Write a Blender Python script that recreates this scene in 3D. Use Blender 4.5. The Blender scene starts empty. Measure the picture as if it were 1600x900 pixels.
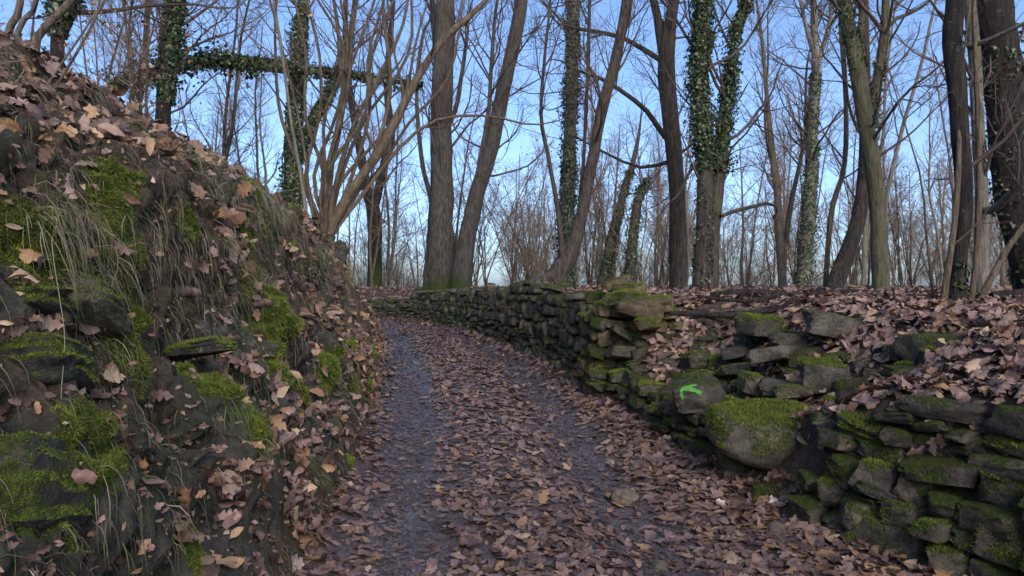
import bpy, math
import numpy as np
from mathutils import Matrix, Vector

# ------------------------------------------------------------------ camera, sky, sun, exposure
scene = bpy.context.scene
COL = scene.collection
EYE = 1.6                    # eye height above the path at the camera
F = 1142.0                   # focal length in pixels of the 1600 px wide photograph
cam_d = bpy.data.cameras.new('camera'); cam = bpy.data.objects.new('camera', cam_d); COL.objects.link(cam)
cam_d.sensor_width = 36.0; cam_d.lens = 36.0 * F / 1600.0
cam_d.clip_start = 0.05; cam_d.clip_end = 8000
cam.location = (0, 0, EYE); cam.rotation_euler = (math.radians(90), 0, 0)
scene.camera = cam

SUN_TO = Vector((0.27, -0.963, 0)).normalized()      # horizontal direction towards the sun (behind, to one side)
SUN_EL = math.radians(32)
world = bpy.data.worlds.new('World'); scene.world = world; world.use_nodes = True
wn = world.node_tree; wn.nodes.clear()
sky = wn.nodes.new('ShaderNodeTexSky'); sky.sky_type = 'NISHITA'; sky.sun_disc = False
sky.sun_elevation = SUN_EL
sky.sun_rotation = math.atan2(SUN_TO.x, SUN_TO.y)
sky.altitude = 600; sky.air_density = 0.75; sky.dust_density = 3.0; sky.ozone_density = 4.0
bg = wn.nodes.new('ShaderNodeBackground'); bg.inputs['Strength'].default_value = 0.15
wo = wn.nodes.new('ShaderNodeOutputWorld')
wn.links.new(sky.outputs[0], bg.inputs[0]); wn.links.new(bg.outputs[0], wo.inputs[0])
sun_d = bpy.data.lights.new('sun', 'SUN'); sun_d.energy = 0.95; sun_d.angle = math.radians(22)
sun_d.color = (1.0, 0.89, 0.78)
sun = bpy.data.objects.new('sun', sun_d); COL.objects.link(sun)
to_sun = Vector((SUN_TO.x * math.cos(SUN_EL), SUN_TO.y * math.cos(SUN_EL), math.sin(SUN_EL)))
sun.rotation_euler = to_sun.to_track_quat('Z', 'Y').to_euler()
scene.view_settings.view_transform = 'Standard'; scene.view_settings.look = 'None'
scene.view_settings.gamma = 1.0; scene.view_settings.exposure = 1.0
scene.view_settings.use_curve_mapping = False
scene.cycles.max_bounces = 6; scene.cycles.diffuse_bounces = 4; scene.cycles.glossy_bounces = 2
scene.cycles.transmission_bounces = 2; scene.cycles.use_adaptive_sampling = True
scene.cycles.adaptive_threshold = 0.02
scene.render.use_motion_blur = False

# ------------------------------------------------------------------ numeric helpers
def lin(h):
    h = h.lstrip('#'); c = [int(h[i:i+2], 16) / 255 for i in (0, 2, 4)]
    return tuple(x / 12.92 if x <= 0.04045 else ((x + 0.055) / 1.055) ** 2.4 for x in c)

def at(px, py, d):
    """point that the photograph shows at pixel px,py when it stands d metres ahead"""
    return np.array([(px - 800) / F * d, d, EYE + (450 - py) / F * d])

def _hash(ix, iy, iz, seed):
    h = (ix.astype(np.uint64) * np.uint64(374761393) + iy.astype(np.uint64) * np.uint64(668265263)
         + iz.astype(np.uint64) * np.uint64(2147483647) + np.uint64(seed * 974711 + 12345))
    h = (h ^ (h >> np.uint64(13))) * np.uint64(1274126177)
    h = h ^ (h >> np.uint64(16)); h = (h * np.uint64(2654435761)) & np.uint64(0xffffffff)
    h = h ^ (h >> np.uint64(15))
    return (h & np.uint64(0xffff)).astype(np.float64) / 32767.5 - 1.0

def vnoise(p, seed=0):
    p = np.asarray(p, float) + 1000.0
    i = np.floor(p).astype(np.int64); f = p - i; f = f * f * (3 - 2 * f)
    out = 0
    for dx in (0, 1):
        for dy in (0, 1):
            for dz in (0, 1):
                w = ((f[..., 0] if dx else 1 - f[..., 0]) * (f[..., 1] if dy else 1 - f[..., 1])
                     * (f[..., 2] if dz else 1 - f[..., 2]))
                out = out + w * _hash(i[..., 0] + dx, i[..., 1] + dy, i[..., 2] + dz, seed)
    return out

def fbm(p, oct=3, seed=0, gain=0.5):
    a, s, o = 1.0, 0.0, 0
    p = np.asarray(p, float)
    for k in range(oct):
        o = o + a * vnoise(p * (2.03 ** k), seed + k * 7); s += a; a *= gain
    return o / s

def worley(p, seed=0):
    p = np.asarray(p, float) + 1000.0; i = np.floor(p).astype(np.int64)
    f1 = np.full(p.shape[:-1], 9.0); f2 = f1.copy(); rid = np.zeros(p.shape[:-1])
    for dx in (-1, 0, 1):
        for dy in (-1, 0, 1):
            for dz in (-1, 0, 1):
                c = i + np.array([dx, dy, dz]); h = [_hash(c[..., 0], c[..., 1], c[..., 2], seed + q) for q in range(4)]
                d = np.sqrt(sum((c[..., q] + 0.5 + 0.45 * h[q] - p[..., q]) ** 2 for q in range(3)))
                near = d < f1; f2 = np.where(near, f1, np.minimum(f2, d)); rid = np.where(near, h[3], rid); f1 = np.where(near, d, f1)
    return rid, f2 - f1

def smooth(t): t = np.clip(t, 0, 1); return t * t * (3 - 2 * t)

def unit(v): return v / np.maximum(np.linalg.norm(v, axis=-1, keepdims=True), 1e-9)

def curve(pts, sm=0.8):
    """a smoothed table lookup"""
    xs = np.array([p[0] for p in pts], float); vs = np.array([p[1] for p in pts], float)
    g = np.arange(-45, 70, 0.05); v = np.interp(g, xs, vs)
    k = np.exp(-0.5 * (np.arange(-60, 61) * 0.05 / sm) ** 2); k /= k.sum()
    v = np.convolve(np.pad(v, 60, mode='edge'), k, mode='valid')
    return lambda y: np.interp(y, g, v)

# ------------------------------------------------------------------ mesh helpers
def mesh_from(name, verts, faces, smooth_shade=True, attrs=None, colors=None):
    """faces: list of int arrays (n,3) or (n,4)"""
    me = bpy.data.meshes.new(name)
    verts = np.ascontiguousarray(verts, dtype=np.float32).reshape(-1, 3)
    faces = [np.asarray(f, dtype=np.int32) for f in faces if len(f)]
    me.vertices.add(len(verts)); me.vertices.foreach_set('co', verts.ravel())
    tot = np.concatenate([np.full(len(f), f.shape[1], np.int32) for f in faces])
    loops = np.concatenate([f.ravel() for f in faces])
    start = np.concatenate([[0], np.cumsum(tot)[:-1]]).astype(np.int32)
    me.loops.add(len(loops)); me.loops.foreach_set('vertex_index', loops)
    me.polygons.add(len(tot)); me.polygons.foreach_set('loop_start', start); me.polygons.foreach_set('loop_total', tot)
    me.update(calc_edges=True); me.validate()
    if smooth_shade: me.polygons.foreach_set('use_smooth', np.ones(len(me.polygons), bool))
    for k, v in (attrs or {}).items():
        a = me.attributes.new(k, 'FLOAT', 'POINT'); a.data.foreach_set('value', np.asarray(v, np.float32))
    for k, v in (colors or {}).items():
        a = me.attributes.new(k, 'FLOAT_COLOR', 'POINT')
        c = np.ones((len(verts), 4), np.float32); c[:, :3] = v; a.data.foreach_set('color', c.ravel())
    return me

def obj(name, me, mat=None, parent=None):
    o = bpy.data.objects.new(name, me); COL.objects.link(o)
    if mat is not None and me is not None and not me.materials: me.materials.append(mat)
    if parent is not None: o.parent = parent
    return o

def tag(o, label, cat, group=None, kind=None):
    o['label'] = label; o['category'] = cat
    if group: o['group'] = group
    if kind: o['kind'] = kind
    return o

def empty(name, loc=(0, 0, 0)):
    o = bpy.data.objects.new(name, None); COL.objects.link(o); o.location = loc; return o

def tubes(P, R, sides):
    """P (N,K,3), R (N,K) -> verts, quads"""
    P = np.asarray(P, float); R = np.asarray(R, float)
    N, K, _ = P.shape
    T = unit(np.gradient(P, axis=1))
    mean = unit(T.mean(1)); ref = np.where(np.abs(mean[:, 2:3]) > 0.7, np.array([[1.0, 0.13, 0]]), np.array([[0.0, 0.1, 1.0]]))
    U = unit(np.cross(T, ref[:, None, :])); V = np.cross(T, U)
    a = np.arange(sides) * 2 * np.pi / sides
    ring = np.cos(a)[None, None, :, None] * U[:, :, None, :] + np.sin(a)[None, None, :, None] * V[:, :, None, :]
    verts = P[:, :, None, :] + R[:, :, None, None] * ring
    n, k, s = np.meshgrid(np.arange(N), np.arange(K - 1), np.arange(sides), indexing='ij')
    s2 = (s + 1) % sides
    b = n * K * sides
    q = np.stack([b + k * sides + s, b + k * sides + s2, b + (k + 1) * sides + s2, b + (k + 1) * sides + s], -1).reshape(-1, 4)
    return verts.reshape(-1, 3), q

def catmull(pts, n):
    pts = np.asarray(pts, float)
    p = np.vstack([2 * pts[0] - pts[1], pts, 2 * pts[-1] - pts[-2]])
    seg = len(pts) - 1; t = np.linspace(0, seg - 1e-6, n); i = np.floor(t).astype(int); f = (t - i)[:, None]
    a, b, c, d = p[i], p[i + 1], p[i + 2], p[i + 3]
    return 0.5 * (2 * b + (c - a) * f + (2 * a - 5 * b + 4 * c - d) * f ** 2 + (3 * b - a - 3 * c + d) * f ** 3)

# ------------------------------------------------------------------ materials
class NT:
    def __init__(self, name):
        self.m = bpy.data.materials.new(name); self.m.use_nodes = True
        self.t = self.m.node_tree; self.n = self.t.nodes; self.b = self.n['Principled BSDF']
        self.b.inputs['Specular IOR Level'].default_value = 0.3
    def new(self, kind, **kw):
        n = self.n.new(kind)
        for k, v in kw.items(): setattr(n, k, v)
        return n
    def link(self, a, b): self.t.links.new(a, b)
    def pos(self, scale=(1, 1, 1)):
        g = self.new('ShaderNodeNewGeometry'); m = self.new('ShaderNodeVectorMath', operation='MULTIPLY')
        self.link(g.outputs['Position'], m.inputs[0]); m.inputs[1].default_value = scale
        return m.outputs[0]
    def objpos(self, scale=(1, 1, 1)):
        g = self.new('ShaderNodeTexCoord'); m = self.new('ShaderNodeVectorMath', operation='MULTIPLY')
        self.link(g.outputs['Object'], m.inputs[0]); m.inputs[1].default_value = scale
        return m.outputs[0]
    def noise(self, vec, scale, detail=4, rough=0.6, dist=0.0):
        n = self.new('ShaderNodeTexNoise'); n.inputs['Scale'].default_value = scale
        n.inputs['Detail'].default_value = detail; n.inputs['Roughness'].default_value = rough
        n.inputs['Distortion'].default_value = dist
        self.link(vec, n.inputs['Vector']); return n.outputs[0]
    def ramp(self, fac, stops, interp='LINEAR'):
        r = self.new('ShaderNodeValToRGB'); e = r.color_ramp.elements; r.color_ramp.interpolation = interp
        while len(e) < len(stops): e.new(0.5)
        for k, (p, c) in enumerate(stops):
            e[k].position = p; e[k].color = (c, c, c, 1) if isinstance(c, (int, float)) else (*c, 1)
        self.link(fac, r.inputs[0]); return r.outputs[0]
    def mix(self, fac, a, b, mode='MIX'):
        m = self.new('ShaderNodeMix', data_type='RGBA', blend_type=mode)
        for s, v in ((m.inputs['Factor'], fac), (m.inputs['A'], a), (m.inputs['B'], b)):
            if hasattr(v, 'is_output'): self.link(v, s)
            elif isinstance(v, (int, float)): s.default_value = v
            else: s.default_value = (*v, 1)
        return m.outputs['Result']
    def math(self, op, a, b=0.0, clamp=False):
        m = self.new('ShaderNodeMath', operation=op, use_clamp=clamp)
        for k, v in enumerate((a, b)):
            if hasattr(v, 'is_output'): self.link(v, m.inputs[k])
            else: m.inputs[k].default_value = v
        return m.outputs[0]
    def attr(self, name, out='Fac'):
        a = self.new('ShaderNodeAttribute', attribute_name=name); return a.outputs[out]
    def normal_z(self):
        g = self.new('ShaderNodeNewGeometry'); s = self.new('ShaderNodeSeparateXYZ')
        self.link(g.outputs['Normal'], s.inputs[0]); return s.outputs[2]
    def rand(self):
        o = self.new('ShaderNodeObjectInfo'); g = self.new('ShaderNodeNewGeometry')
        return self.math('FRACT', self.math('ADD', o.outputs['Random'], g.outputs['Random Per Island']))
    def bump(self, h, strength=0.5, dist=0.02):
        b = self.new('ShaderNodeBump'); b.inputs['Strength'].default_value = strength; b.inputs['Distance'].default_value = dist
        self.link(h, b.inputs['Height']); self.link(b.outputs[0], self.b.inputs['Normal'])
    def color(self, c):
        if hasattr(c, 'is_output'): self.link(c, self.b.inputs['Base Color'])
        else: self.b.inputs['Base Color'].default_value = (*c, 1)
    def rough(self, r):
        if hasattr(r, 'is_output'): self.link(r, self.b.inputs['Roughness'])
        else: self.b.inputs['Roughness'].default_value = r

MOSS_D, MOSS_M, MOSS_L = (0.022, 0.036, 0.006), (0.075, 0.10, 0.010), (0.16, 0.19, 0.020)

def mat_stone(name, moss, tone=1.0, tint=(1, 1, 1), facing=0.22, mg=1.0):
    k = NT(name); p = k.pos()
    base = k.ramp(k.noise(p, 7, 6, 0.7), [(0.3, tuple(0.030 * tone * t for t in tint)), (0.5, tuple(c * tone * t for c, t in zip((0.095, 0.086, 0.070), tint))),
                                          (0.75, tuple(c * tone * t for c, t in zip((0.20, 0.18, 0.145), tint)))])
    rnd = k.rand()
    base = k.mix(0.7, base, k.ramp(rnd, [(0, (0.45, 0.45, 0.46)), (0.4, (0.85, 0.82, 0.76)), (0.7, (1.2, 1.08, 0.9)), (1, (0.7, 0.72, 0.72))]), 'MULTIPLY')
    base = k.mix(0.6, base, k.ramp(k.noise(p, 55, 6, 0.8), [(0.32, (0.45, 0.45, 0.45)), (0.5, (1.0, 1.0, 1.0)), (0.68, (1.7, 1.65, 1.55))]), 'MULTIPLY')
    lich = k.ramp(k.noise(p, 22, 3, 0.6), [(0.62, 0.0), (0.70, 1.0)])
    base = k.mix(k.math('MULTIPLY', lich, 0.35), base, (0.24, 0.26, 0.20))
    m = k.math('ADD', k.math('MULTIPLY', k.normal_z(), facing), k.noise(p, 4.5, 6, 0.72))
    m = k.math('ADD', m, k.math('MULTIPLY', rnd, 0.16))
    mask = k.ramp(m, [(0.80 - moss * 0.32, 0.0), (0.90 - moss * 0.32, 1.0)])
    mc = k.ramp(k.noise(p, 45, 3, 0.7), [(q_, tuple(c_ * mg for c_ in m_)) for q_, m_ in ((0.3, MOSS_D), (0.55, MOSS_M), (0.8, MOSS_L))])
    k.color(k.mix(mask, base, mc)); k.rough(0.85)
    h = k.math('ADD', k.noise(p, 30, 6, 0.7), k.math('MULTIPLY', k.math('MULTIPLY', mask, k.noise(p, 120, 2, 0.7)), 1.2))
    k.bump(k.math('ADD', h, k.math('MULTIPLY', k.noise(p, 75, 4, 0.75), 0.5)), 1.0, 0.028)
    return k.m

def mat_bark(name, a, b, c, moss=0.25, lichen=0.2, stretch=0.16):
    k = NT(name); p = k.pos((1, 1, stretch)); q = k.pos()
    ridg = k.noise(p, 26, 5, 0.65, 0.4)
    col = k.ramp(ridg, [(0.3, a), (0.52, b), (0.75, c)])
    gr = k.ramp(k.noise(q, 2.2, 4, 0.6), [(0.62 - moss * 0.4, 0.0), (0.75 - moss * 0.3, 1.0)])
    col = k.mix(k.math('MULTIPLY', gr, moss), col, (0.10, 0.115, 0.035))
    li = k.ramp(k.noise(q, 9, 4, 0.7), [(0.6, 0.0), (0.68, 1.0)])
    col = k.mix(k.math('MULTIPLY', li, lichen), col, (0.26, 0.26, 0.22))
    mo = k.attr('moss')
    col = k.mix(mo, col, k.ramp(k.noise(q, 40, 3, 0.7), [(0.3, MOSS_D), (0.6, (0.05, 0.075, 0.01)), (0.8, MOSS_M)]))
    k.color(col); k.rough(0.9); k.bump(k.math('ADD', ridg, k.math('MULTIPLY', k.noise(q, 60, 4, 0.7), 0.3)), 1.0, 0.055)
    return k.m

M = {}
M['bark_grey'] = mat_bark('bark_grey', (0.022, 0.018, 0.015), (0.085, 0.072, 0.059), (0.17, 0.148, 0.125))
M['bark_brown'] = mat_bark('bark_brown', (0.022, 0.017, 0.014), (0.075, 0.058, 0.047), (0.15, 0.12, 0.098), 0.25, 0.2)
M['bark_dark'] = mat_bark('bark_dark', (0.010, 0.008, 0.007), (0.030, 0.022, 0.019), (0.072, 0.056, 0.047), 0.1, 0.25)
M['bark_pale'] = mat_bark('bark_pale', (0.10, 0.085, 0.065), (0.20, 0.18, 0.14), (0.33, 0.30, 0.25), 0.3, 0.5)
M['bark_olive'] = mat_bark('bark_olive', (0.05, 0.043, 0.026), (0.135, 0.118, 0.072), (0.22, 0.20, 0.13), 0.4, 0.35)
M['bark_hazel'] = mat_bark('bark_hazel', (0.055, 0.040, 0.028), (0.15, 0.112, 0.075), (0.25, 0.20, 0.14), 0.2, 0.2)
k = NT('twig'); k.color(k.ramp(k.noise(k.pos(), 3, 2), [(0.3, (0.050, 0.036, 0.030)), (0.7, (0.125, 0.088, 0.070))])); k.rough(0.85); M['twig'] = k.m
k = NT('twig_tan'); k.color(k.ramp(k.noise(k.pos(), 3, 2), [(0.3, (0.13, 0.092, 0.066)), (0.7, (0.27, 0.195, 0.14))])); k.rough(0.85); M['twig_tan'] = k.m
k = NT('ivy_leaf'); g = k.new('ShaderNodeNewGeometry')
k.color(k.ramp(g.outputs['Random Per Island'], [(0, (0.010, 0.020, 0.007)), (0.5, (0.028, 0.052, 0.014)), (0.85, (0.055, 0.085, 0.022)), (1, (0.13, 0.14, 0.045))]))
k.rough(0.42); k.b.inputs['Specular IOR Level'].default_value = 0.5; M['ivy'] = k.m
k = NT('moss_fuzz'); g = k.new('ShaderNodeNewGeometry')
k.color(k.mix(k.ramp(k.noise(k.pos(), 9, 3), [(0.35, 0.0), (0.65, 1.0)]), k.ramp(g.outputs['Random Per Island'], [(0, (0.035, 0.055, 0.010)), (1, (0.11, 0.145, 0.020))]),
        k.ramp(g.outputs['Random Per Island'], [(0, (0.075, 0.10, 0.012)), (1, (0.22, 0.255, 0.030))])))
k.rough(0.8); M['moss'] = k.m
LEAF_STOPS = [(0.0, (0.070, 0.042, 0.034)), (0.22, (0.150, 0.090, 0.070)), (0.45, (0.225, 0.142, 0.112)), (0.65, (0.31, 0.205, 0.160)),
              (0.8, (0.22, 0.118, 0.068)), (0.9, (0.34, 0.20, 0.10)), (0.96, (0.46, 0.33, 0.21)), (1.0, (0.11, 0.055, 0.036))]
def mat_leaf(name, src, gain=1.0, rough=0.55, spec=0.4):
    k = NT(name)
    if src == 'object':
        o = k.new('ShaderNodeObjectInfo'); r = o.outputs['Random']
    else: r = k.attr('tone')
    c = k.ramp(r, LEAF_STOPS)
    c = k.mix(0.55, c, k.ramp(k.noise(k.pos(), 60, 3, 0.7), [(0.3, (0.55 * gain,) * 3), (0.7, (1.3 * gain,) * 3)]), 'MULTIPLY')
    k.color(c); k.rough(rough); k.b.inputs['Specular IOR Level'].default_value = spec
    k.bump(k.noise(k.pos(), 90, 2), 0.35, 0.004)
    return k.m
M['leaf_obj'] = mat_leaf('fallen_leaf', 'object'); M['leaf'] = mat_leaf('fallen_leaf_litter', 'tone')
M['leaf_wet_obj'] = mat_leaf('wet_leaf', 'object', 0.56, 0.34, 0.7); M['leaf_wet'] = mat_leaf('wet_leaf_litter', 'tone', 0.56, 0.34, 0.7)
k = NT('clinging_leaf'); g = k.new('ShaderNodeNewGeometry'); k.color(k.ramp(g.outputs['Random Per Island'], [(0, (0.10, 0.05, 0.03)), (0.5, (0.26, 0.14, 0.075)), (1, (0.40, 0.26, 0.15))])); k.rough(0.7); M['leaf_cling'] = k.m
k = NT('dry_grass'); g = k.new('ShaderNodeNewGeometry')
k.color(k.ramp(g.outputs['Random Per Island'], [(0, (0.12, 0.095, 0.06)), (0.5, (0.25, 0.205, 0.14)), (0.6, (0.085, 0.10, 0.04)), (0.75, (0.06, 0.08, 0.028)), (1, (0.33, 0.285, 0.205))])); k.rough(0.7); M['grass'] = k.m
k = NT('green_grass'); g = k.new('ShaderNodeNewGeometry')
k.color(k.ramp(g.outputs['Random Per Island'], [(0, (0.035, 0.055, 0.016)), (0.5, (0.07, 0.10, 0.03)), (0.8, (0.13, 0.15, 0.06)), (1, (0.26, 0.23, 0.14))])); k.rough(0.6); M['green'] = k.m
M['stone_mossy'] = mat_stone('stone_mossy', 0.60, 0.9, mg=0.8); M['stone_bare'] = mat_stone('stone_bare', 0.25, 1.05)
M['stone_wall'] = mat_stone('stone_wall', 0.52, 1.25, mg=0.85); M['stone_sun_tint'] = mat_stone('stone_sun_tint', 0.36, 1.55, (1.15, 0.98, 0.66))  # second material: warm sunlight painted into the wall end's stone colour
M['stone_bank'] = mat_stone('stone_bank', 0.5, 0.8, (0.95, 1.0, 1.0))
M['stone_plain'] = mat_stone('stone_plain', -0.5, 1.6, (1.0, 1.0, 1.02)); M['stone_pale'] = mat_stone('stone_pale', 0.28, 1.5)

# path: wet trodden earth and leaf mash
k = NT('wet_path'); p = k.pos()
mash = k.noise(p, 38, 5, 0.75, 0.5)
dry = k.ramp(mash, [(0.3, (0.028, 0.020, 0.017)), (0.5, (0.075, 0.052, 0.045)), (0.7, (0.14, 0.098, 0.082))])
wet = k.ramp(mash, [(0.3, (0.05, 0.047, 0.052)), (0.55, (0.125, 0.118, 0.128)), (0.75, (0.21, 0.20, 0.215))])  # wet mud, with bluish sky sheen painted into its paler colour
rut = k.attr('rut'); rm = k.math('MULTIPLY', rut, k.ramp(k.noise(p, 5, 4), [(0.3, 0.3), (0.6, 1.0)]))
k.color(k.mix(rm, dry, wet)); k.rough(k.ramp(rm, [(0, 0.55), (0.5, 0.24), (1, 0.13)])); k.b.inputs['Specular IOR Level'].default_value = 0.8
k.bump(k.math('ADD', mash, k.math('MULTIPLY', k.noise(p, 14, 3), 1.4)), 1.0, 0.018); M['path'] = k.m
# bank: dark soil, roots, rock, moss
k = NT('bank_soil'); p = k.pos()
soil = k.ramp(k.noise(p, 24, 8, 0.8), [(0.32, (0.022, 0.016, 0.011)), (0.47, (0.10, 0.072, 0.048)), (0.60, (0.19, 0.138, 0.094)), (0.78, (0.30, 0.225, 0.16))])
rock = k.ramp(k.noise(p, 12, 8, 0.75), [(0.3, (0.035, 0.034, 0.028)), (0.5, (0.10, 0.096, 0.078)), (0.75, (0.22, 0.20, 0.165))])
col = k.mix(k.ramp(k.math('ADD', k.math('MULTIPLY', k.attr('rock'), 0.35), k.noise(p, 6, 4)), [(0.66, 0.0), (0.76, 1.0)]), soil, rock)
dull = k.ramp(k.noise(p, 7, 6, 0.7), [(0.45, 0.0), (0.60, 1.0)])
col = k.mix(k.math('MULTIPLY', dull, 0.5), col, (0.045, 0.055, 0.018))
mc = k.ramp(k.noise(p, 55, 3, 0.7), [(0.3, MOSS_D), (0.52, MOSS_M), (0.78, MOSS_L)])
mk_ = k.math('ADD', k.attr('moss'), k.math('MULTIPLY', k.math('SUBTRACT', k.noise(p, 14, 5, 0.7), 0.5), 1.3))
k.color(k.mix(k.ramp(mk_, [(0.45, 0.0), (0.65, 1.0)]), col, mc)); k.rough(0.92)
k.bump(k.math('ADD', k.noise(p, 40, 8, 0.8), k.math('MULTIPLY', k.noise(p, 120, 4, 0.8), 0.6)), 1.0, 0.04); M['bank'] = k.m
# woodland floor
k = NT('woodland_floor'); p = k.pos()
c1 = k.ramp(k.noise(p, 22, 6, 0.8), [(0.3, (0.030, 0.021, 0.016)), (0.5, (0.10, 0.070, 0.054)), (0.68, (0.20, 0.145, 0.112)), (0.8, (0.26, 0.19, 0.145))])
k.color(k.mix(k.ramp(k.noise(p, 0.8, 4), [(0.55, 0.0), (0.75, 0.6)]), c1, (0.06, 0.05, 0.03))); k.rough(0.85)
k.bump(k.noise(p, 22, 6, 0.8), 1.0, 0.05); M['floor'] = k.m

# ------------------------------------------------------------------ terrain
XL = curve([(-45, -0.6), (0, -0.95), (3.6, -1.04), (5.5, -1.16), (8.3, -1.53), (12, -2.12), (15.5, -2.8), (17.2, -3.2), (18.6, -4.0), (20, -6), (21, -9), (22, -14), (70, -15.5)], 0.4)
XR = curve([(-45, 3.0), (0, 2.75), (2.4, 2.65), (3.4, 2.2), (4.05, 1.76), (5.8, 1.32), (7.7, 0.94), (10.5, 0.37), (13, -0.22), (16.5, -1.16), (19, -2.0), (20.5, -2.7), (21.8, -3.9), (23, -6), (24, -9), (25, -13), (70, -13.6)], 0.35)
ZP = curve([(-45, -0.8), (-5, -0.05), (0, 0.0), (4, 0.17), (7, 0.42), (10, 0.58), (16, 0.65), (22, 0.63), (70, 0.5)], 1.0)
HB = curve([(-45, 2.7), (3, 2.6), (6, 2.42), (9, 1.93), (11.5, 1.55), (14, 1.15), (17, 0.68), (20, 0.55), (70, 0.55)], 0.6)
ZEDGE = curve([(-45, 1.1), (3.2, 1.1), (4.1, 1.02), (4.5, 0.80), (4.8, 0.72), (5.8, 0.66), (6.5, 0.74), (6.95, 1.0), (7.15, 1.38), (9, 1.42), (11, 1.62), (14, 1.50), (17, 1.45), (20.5, 1.38), (22, 1.18), (70, 1.2)], 0.12)
ZFULL = curve([(-45, 1.3), (3, 1.32), (5, 1.40), (8, 1.48), (12, 1.55), (20, 1.56), (70, 1.56)], 1.0)
_q = [0, 0.10, 0.25, 0.45, 0.7, 1.0, 1.5, 2.2, 3.5, 8, 9e3]; _h = [0, 0.28, 0.52, 0.70, 0.86, 1.0, 1.10, 1.14, 1.18, 1.25, 1.25]
def slope_cos(fn, y): d = (fn(y + 0.1) - fn(y - 0.1)) / 0.2; return 1 / np.sqrt(1 + d * d)

def terrain(x, y):
    x, y = np.broadcast_arrays(np.asarray(x, float), np.asarray(y, float))
    xl, xr, zp = XL(y), XR(y), ZP(y)
    sl = (xl - x) * slope_cos(XL, y); sr = (x - xr) * slope_cos(XR, y)
    f = np.clip((x - xl) / (xr - xl), 0, 1)
    n = fbm(np.stack([x * 1.1, y * 1.1, x * 0], -1), 3, 3)
    # path with two ruts
    fr = np.interp(y, [0, 4, 7, 10.5, 17], [0.60, 0.63, 0.73, 0.79, 0.80])
    rut = np.exp(-((f - 0.17) * (xr - xl) / 0.30) ** 2) + np.exp(-((f - fr) * (xr - xl) / 0.25) ** 2)
    zpath = zp - 0.05 * rut + 0.03 * n + 0.05 * np.exp(-f * 9) + 0.09 * np.exp(-(1 - f) * 7)
    # bank on one side, with the hillside above it
    W = 1.4 + 0.15 * n
    hb = HB(y) * np.interp(np.maximum(sl, 0) / W, _q, _h)
    dd = x * SUN_TO.x + (y - 4) * SUN_TO.y     # metres towards the sun: the valley side behind the camera
    hill = 4.0 * smooth((dd - 7) / 25)
    hill = hill + 5.0 * smooth((sl - 4) / 22) * smooth((75 - y) / 40)
    zb = zp + 0.05 + hb + 0.25 * n * smooth(sl / 2) + hill
    # terrace on the other side, held by the walls
    ze, zf = ZEDGE(y), ZFULL(y)
    spread = np.where((y > 4.3) & (y < 7.1), 1.25, 0.9)
    zt = zp + 0.09 + (ze - zp - 0.09) * smooth((sr + 0.02) / 0.26) + (zf - ze) * smooth((sr - 0.2) / spread) + 0.035 * n * smooth(sr / 0.6)
    z = np.where(sl > 0, zb, np.where(sr > 0, zt, zpath))
    z = np.where(sl > 0, z, z + hill * (sl <= 0))
    fall = 9.0 * smooth((y - 27) / 45) + 9.0 * smooth((x - 30) / 40) * (y < 27)
    z = z - np.where(sl > 0, fall * 0.3, np.where(y > 5, np.minimum(fall, 9.0), 0))
    return z, sl, sr, f, rut

def ray_bank(px, py):
    t = np.linspace(0.6, 20, 4000); x = (px - 800) / F * t; z = EYE + (450 - py) / F * t
    hit = np.nonzero(terrain(x, t)[0] > z)[0]; return at(px, py, t[hit[0]] if len(hit) else 5.0)

def geo_steps(a, b, first, ratio):
    out = [a]; st = first
    while out[-1] < b: out.append(out[-1] + st); st *= ratio
    return np.array(out)
rows = np.concatenate([-geo_steps(0.0, 3000, 0.4, 1.25)[::-1], np.arange(0.25, 1.0, 0.05), np.arange(1.0, 4.4, 0.013), np.arange(4.4, 9, 0.03), np.arange(9, 26, 0.09), geo_steps(26, 3000, 0.4, 1.2)])

def sheet(X, Y, lift=None):
    z, sl, sr, f, rut = terrain(X, Y)
    v = np.stack([X, Y, z], -1); R, C = X.shape
    i, j = np.meshgrid(np.arange(R - 1), np.arange(C - 1), indexing='ij')
    q = np.stack([i * C + j, i * C + j + 1, (i + 1) * C + j + 1, (i + 1) * C + j], -1).reshape(-1, 4)
    return v, q, (z, sl, sr, f, rut)

def grid_normals(v):
    du = np.gradient(v, axis=1); dv = np.gradient(v, axis=0); return unit(np.cross(du, dv))

# path
cf = np.linspace(0, 1, 64)
rows2 = rows[(rows < 1.0) | (rows > 9)]; rows2 = np.sort(np.concatenate([rows2, np.arange(1.0, 9, 0.04)]))
Yg, Fg = np.meshgrid(rows2, cf, indexing='ij'); Xg = XL(Yg) + (XR(Yg) - XL(Yg)) * Fg
v, q, info = sheet(Xg, Yg)
lump = (fbm(v * 9, 3, 21) * 0.020 + fbm(v * 22, 2, 22) * 0.012) * smooth(np.minimum(Fg, 1 - Fg) * 12)
v[..., 2] += lump
path = obj('path', mesh_from('path', v, [q], attrs={'rut': np.clip(info[4], 0, 1).ravel()}), M['path']); path['kind'] = 'structure'
path['label'] = 'wet sunken earth lane with two wheel ruts between bank and wall'
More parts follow.
